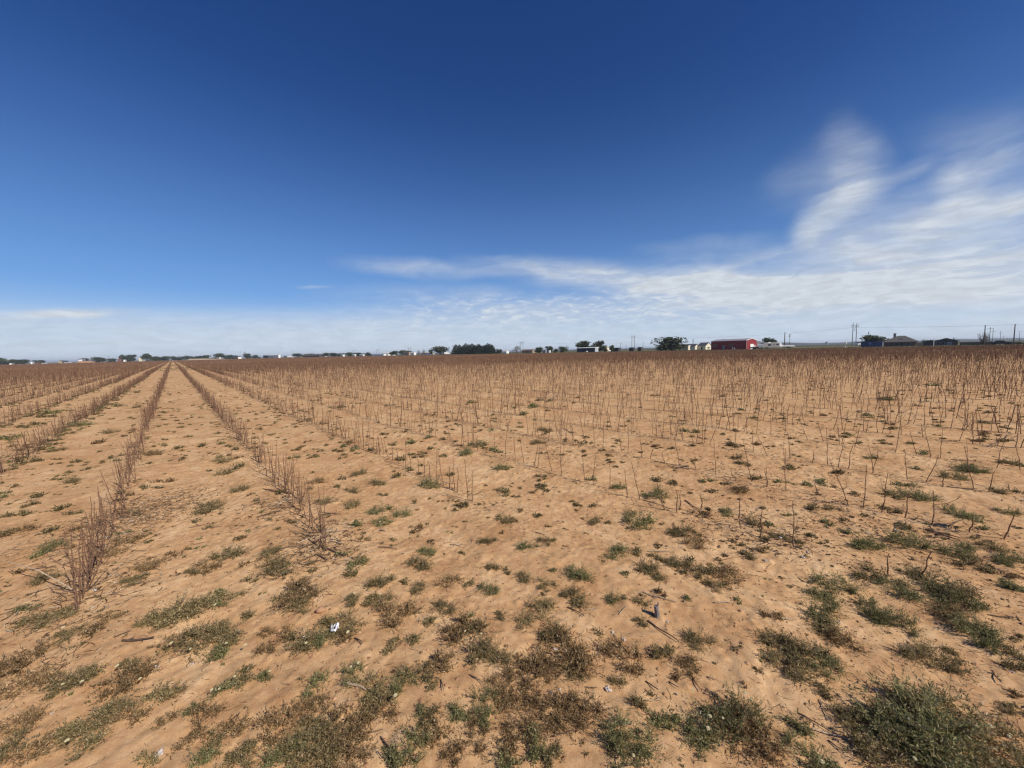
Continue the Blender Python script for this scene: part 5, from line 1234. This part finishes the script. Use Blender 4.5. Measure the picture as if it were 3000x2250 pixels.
for t, a, b, c, d_, r, kd in ST:
    x0, y0 = ground(*tp(t, a, b)); x1, y1 = ground(*tp(t, c, d_)); items.append((math.hypot(x0 + x1, y0 + y1), x0, y0, x1, y1, r / 1000 * (1.3 if t == 2 else 1.0), kd))
items.sort()
for _, x0, y0, x1, y1, r, kd in items:
    L = math.hypot(x1 - x0, y1 - y0); nseg = 6; pts = []; an = math.atan2(y1 - y0, x1 - x0)
    bow = rnd.uniform(-.05, .05) * L
    for i in range(nseg + 1):
        t = i / nseg; q = bow * math.sin(math.pi * t) + rnd.gauss(0, .012 * L * .3)
        x = x0 + (x1 - x0) * t - math.sin(an) * q; y = y0 + (y1 - y0) * t + math.cos(an) * q
        pts.append((x - x0, y - y0, gz(x, y) + r * .9 - gz(x0, y0) + (.012 * t if kd == 'd' else .004)))
    g = Geo().tube(pts, [r * (1 - .45 * i / nseg) for i in range(nseg + 1)], 6)
    for k in range(rnd.randint(0, 3)):
        i = rnd.randint(1, nseg - 1); a = an + rnd.choice([-1, 1]) * rnd.uniform(.5, 1.1); l = rnd.uniform(.05, .22) * L; p = np.array(pts[i])
        g.tube([p, p + np.array([l * math.cos(a), l * math.sin(a), rnd.uniform(.0, .35) * l])], [r * .55, r * .3], 5)
    sc[kd] += 1
    tag(link('dead_stem', g.mesh('dead_stem', M_pale if kd == 'p' else M_dstem), None, (x0, y0, gz(x0, y0))),
        f'{"pale bleached" if kd == "p" else "dark dry"} dead stem lying on the sand, {ordinal(sc[kd])} nearest the camera of its colour', 'dead stem', 'dead stems lying on the ground')
# one long pale stem leaning out of the left dense row
a = ground(213, 1738); b = ground(29, 1690)
g = Geo().tube([(0, 0, .03), (.5 * (b[0] - a[0]), .5 * (b[1] - a[1]), .10), (b[0] - a[0], b[1] - a[1], .10)], [.0042, .0034, .002], 6)
tag(link('dead_stem', g.mesh('dead_stem', M_pale), None, (*a, gz(*a))), 'long pale stem leaning out from the near end of the left dense row', 'dead stem', 'dead stems lying on the ground')

LI = [(1, 685, 1505, 2.0, .13), (5, 760, 220, 3.0, 0), (5, 1270, 840, 3, 0), (5, 1560, 815, 2.6, 0), (5, 1290, 1545, 4.5, 0), (5, 930, 165, 2.4, 0), (5, 420, 1220, 1.8, 0), (5, 1925, 545, 2.4, 0), (6, 390, 640, 1.6, .03), (7, 780, 1030, 4.2, 0), (7, 820, 565, 3.2, 0), (7, 905, 615, 3.2, 0), (7, 1255, 475, 2.4, 0), (7, 355, 770, 2.0, .05),
      (7, 330, 1045, 2.6, 0), (7, 390, 1030, 2.2, 0), (8, 580, 555, 2.0, .06), (8, 875, 1025, 1.6, 0), (8, 1690, 455, 1.6, 0), (8, 1975, 885, 1.8, 0), (4, 100, 1475, 3.4, .02), (4, 800, 1418, 3.4, 0), (4, 1035, 1395, 3.2, 0), (4, 300, 1620, 4.2, 0), (4, 320, 1570, 3, 0), (4, 1640, 805, 2.6, .03), (4, 1235, 655, 2.6, 0),
      (4, 1140, 255, 3.2, 0), (4, 540, 1165, 2.6, 0), (4, 2060, 1165, 3.2, 0), (2, 1620, 900, 3.4, .05), (2, 1640, 855, 2, .12), (2, 60, 890, 3, 0), (1, 1255, 1310, 2.6, 0), (1, 1310, 1290, 2.6, 0), (1, 1065, 1310, 3, 0), (1, 1075, 555, 3, .1), (1, 300, 1015, 3, 0), (1, 640, 1050, 2, 0), (3, 1345, 880, 2.6, 0), (3, 1360, 1525, 2.6, 0), (3, 2050, 1640, 3.0, 0), (3, 440, 1555, 2.4, 0), (3, 1010, 455, 2, 0)]
def lint_mesh(seed):
    r = np.random.RandomState(seed); v, f = [], []
    g = Geo()
    for k in range(6):
        c = np.array([r.normal(0, .45), r.normal(0, .35), abs(r.normal(0, .16)) + .2]); R = r.uniform(.25, .5)
        lat, lon = 5, 8; vv = []
        for i in range(lat + 1):
            for j in range(lon):
                th, ph = math.pi * i / lat, 2 * math.pi * j / lon; q = R * r.uniform(.7, 1.25)
                vv.append(c + q * np.array([math.sin(th) * math.cos(ph), math.sin(th) * math.sin(ph), .65 * math.cos(th)]))
        g.add(vv, [(i * lon + j, (i + 1) * lon + j, (i + 1) * lon + (j + 1) % lon, i * lon + (j + 1) % lon) for i in range(lat) for j in range(lon)])
    return g.mesh('cotton_lint', M_lint, True)
LM = [lint_mesh(i) for i in range(5)]
pl = sorted([(math.hypot(*ground(*tp(t, a, b))), ground(*tp(t, a, b)), s, z) for t, a, b, s, z in LI])
for i, (_, p, s, z) in enumerate(pl):
    c = tag(link('cotton_lint', LM[i % 5], None, (*p, gz(*p) + z), rnd.uniform(0, 6), (s * .0052, s * .0052, s * .004)), f'white scrap of cotton lint, {ordinal(i + 1)} nearest the camera', 'cotton lint', 'scraps of white cotton lint')
# scrap of printed paper caught in a weed
p = ground(982, 1853); o = thing('paper_scrap', 'crumpled white paper scrap with black print caught in a weed', 'paper', (p[0], p[1], gz(*p) + .035), .4)
r = np.random.RandomState(3); n = 6; X, Y = np.meshgrid(np.linspace(-.022, .022, n), np.linspace(-.03, .03, n)); Z = .006 * r.normal(size=X.shape) + X * .5
v = np.stack([X, Y, Z], -1).reshape(-1, 3); i_ = (np.arange(n - 1)[:, None] * n + np.arange(n - 1)[None]).ravel(); q = np.stack([i_, i_ + 1, i_ + 1 + n, i_ + n], -1)
vb = v - np.array([0, 0, .0012]); g = Geo().add(v, q).add(vb, q[:, ::-1]); link('sheet', g.mesh('sheet', M_paper), o)
g = Geo(); sel = [0, 6, 7, 12, 18, 21]
for s_ in sel: g.add(v[q[s_]] * .96 + np.array([0, 0, .002]), [(0, 1, 2, 3)])
link('printed_marks', g.mesh('printed_marks', M_ink), o)
# old grey stump
p = ground(1924, 1806); g = Geo().tube([(0, 0, -.02), (.002, 0, .03), (-.004, .002, .068)], [.017, .0145, .013], 9).tube([(.004, 0, .05), (.010, .004, .088)], [.006, .004], 5)
o = tag(link('stump', g.mesh('stump', mat('weathered_grey_wood', (.21, .18, .165), .9, .2, .4, 60)), None, (*p, gz(*p))), 'short grey cut stump standing alone on bare sand', 'stump')
# flat red clod
p = ground(939, 1793); g = Geo(); r = np.random.RandomState(8); vv = []
for i in range(6):
    for j in range(10):
        th, ph = math.pi * i / 5, 2 * math.pi * j / 10; q = 1 + .18 * r.normal(); vv.append((.03 * q * math.sin(th) * math.cos(ph), .022 * q * math.sin(th) * math.sin(ph), .020 * math.cos(th) + .012))
g.add(vv, [(i * 10 + j, (i + 1) * 10 + j, (i + 1) * 10 + (j + 1) % 10, i * 10 + (j + 1) % 10) for i in range(5) for j in range(10)])
tag(link('earth_clod', g.mesh('earth_clod', M_earth, True), None, (*p, gz(*p))), 'hard red earth clod beside an olive weed clump', 'clod')

# ------------------------------------------------------------------ litter and soil crumbs
def chip(seed):
    r = np.random.RandomState(seed); g = Geo()
    if seed % 3 == 0: g.tube([(0, 0, .12), (.9, .1, .2), (1.7, -.1, .3)], [.10, .085, .05], 4)
    elif seed % 3 == 1:
        g.add([(0, 0, .05), (.5, .28, .30), (1, 0, .12), (.5, -.28, .22)], [(0, 1, 2, 3)]); g.add([(0, .1, .04), (.2, .5, .3), (.5, .8, .2), (.4, .3, .1)], [(0, 1, 2, 3)])
    else: g.tube([(0, 0, .1), (2.4, .35, .2), (4.2, .1, .45)], [.07, .06, .035], 4)
    return g.arrays()
CH = [chip(i) for i in range(9)]
C = []
pc = np.array(ground(*tp(1, 1150, 1240)))
def add_chip(x, y, s):
    a = rnd.uniform(0, 6.28); c, q = math.cos(a) * s, math.sin(a) * s
    C.append((rnd.randrange(9), np.array([[c, -q, 0], [q, c, 0], [0, 0, s]]), (x, y, 0)))
for _ in range(2600):                                        # drift of trash beside the left dense row
    add_chip(pc[0] + rnd.gauss(0, .26), pc[1] + rnd.gauss(0, .40), rnd.uniform(.008, .026))
n = 0
while n < 62000:
    y = .2 + 11 * rnd.random() ** 1.6; x = rnd.uniform(-1.4 * y - 2.5, 1.4 * y + 2.5)
    if vnoise(np.array([x / .8]), np.array([y / .8]), 61)[0] + rnd.gauss(0, .2) < .08: continue
    add_chip(x, y, .0035 + .012 * rnd.random() ** 2); n += 1
n = 0
while n < 15000:                                             # broken twigs under the rows
    k = rnd.choice([0, 0, 1, 1, 1, 2, 2, 3, 3, 4, 4, 5, 5, 6, 7, -1, -1, -2, 8]); u = (-3 if k > 2 else 3) + 18 * rnd.random() ** 1.4; v = rowv(k) + rnd.gauss(0, .10)
    x, y = U * u + V * v
    if y < 1 or abs(x) > 1.42 * y + .3: continue
    add_chip(x, y, .006 + .026 * rnd.random() ** 2); n += 1
for (px, py), nn, sg in (((925, 1590), 1000, .20), ((820, 1480), 700, .25), ((235, 1740), 800, .22), ((300, 1600), 500, .25), ((2240, 1560), 900, .28), ((2640, 1560), 900, .32), ((2130, 1380), 400, .3)):
    x0, y0 = ground(px, py)
    for _ in range(nn): add_chip(x0 + rnd.gauss(0, sg), y0 + rnd.gauss(0, sg), .006 + .030 * rnd.random() ** 2.2)
zz = height(np.array([c[2][0] for c in C]), np.array([c[2][1] for c in C]))
C = [(i, m, (o[0], o[1], z - .001)) for (i, m, o), z in zip(C, zz)]
tag(link('plant_litter', stamp(CH, C, 'plant_litter', M_litter)), 'dead leaf crumbs and broken twigs strewn on the sand', 'litter', kind='stuff')
def crumb(seed):
    r = np.random.RandomState(seed); v = np.array([(1, 0, 0), (-1, 0, 0), (0, 1, 0), (0, -1, 0), (0, 0, .8), (0, 0, -.5), (.6, .6, .3), (-.6, .6, .2), (-.6, -.6, .3), (.6, -.6, .25)]) * r.uniform(.75, 1.2, (10, 1))
    f = [(4, 0, 6), (4, 6, 2), (4, 2, 7), (4, 7, 1), (4, 1, 8), (4, 8, 3), (4, 3, 9), (4, 9, 0), (5, 6, 0), (5, 2, 6), (5, 7, 2), (5, 1, 7), (5, 8, 1), (5, 3, 8), (5, 9, 3), (5, 0, 9)]
    return v, [np.array(f)]
CR_ = [crumb(i) for i in range(5)]; C = []
n = 0
while n < 30000:
    y = .2 + 9 * rnd.random() ** 1.6; x = rnd.uniform(-1.4 * y - 2.5, 1.4 * y + 2.5)
    if vnoise(np.array([x / .5]), np.array([y / .5]), 63)[0] + rnd.gauss(0, .2) < .1: continue
    s = .002 + .012 * rnd.random() ** 4; a = rnd.uniform(0, 6.28); c, q = math.cos(a) * s, math.sin(a) * s
    C.append((rnd.randrange(5), np.array([[c, -q, 0], [q, c, 0], [0, 0, s * .8]]), (x, y, 0))); n += 1
zz = height(np.array([c[2][0] for c in C]), np.array([c[2][1] for c in C]))
C = [(i, m, (o[0], o[1], z)) for (i, m, o), z in zip(C, zz)]
M_crumb = mat('soil_crumb', (0, 0, 0), .95, .05, .2, 30, island=[(0, (.24, .125, .066)), (.7, (.42, .235, .13)), (1, (.55, .34, .20))])
tag(link('soil_crumbs', stamp(CR_, C, 'soil_crumbs', M_crumb)), 'small crumbs of red soil lying on the sand', 'soil crumbs', kind='stuff')

# ------------------------------------------------------------------ the air over the plain
hz = mk_mesh('haze', *(lambda a: (a[0], a[1]))(Geo().box(-14200, 14200, -3100, 16200, -3, 26).arrays()))
hm = bpy.data.materials.new('haze_air'); hm.use_nodes = True; ht = NT(hm.node_tree); ht.n.remove(ht.n['Principled BSDF'])
pv = ht.node('ShaderNodeVolumePrincipled'); pv.inputs['Color'].default_value = (.80, .88, 1.0, 1); pv.inputs['Density'].default_value = .00016; pv.inputs['Anisotropy'].default_value = .1
ht.l.new(pv.outputs[0], ht.n['Material Output'].inputs['Volume']); hz.materials.append(hm)
kindof(link('haze', hz), 'stuff')
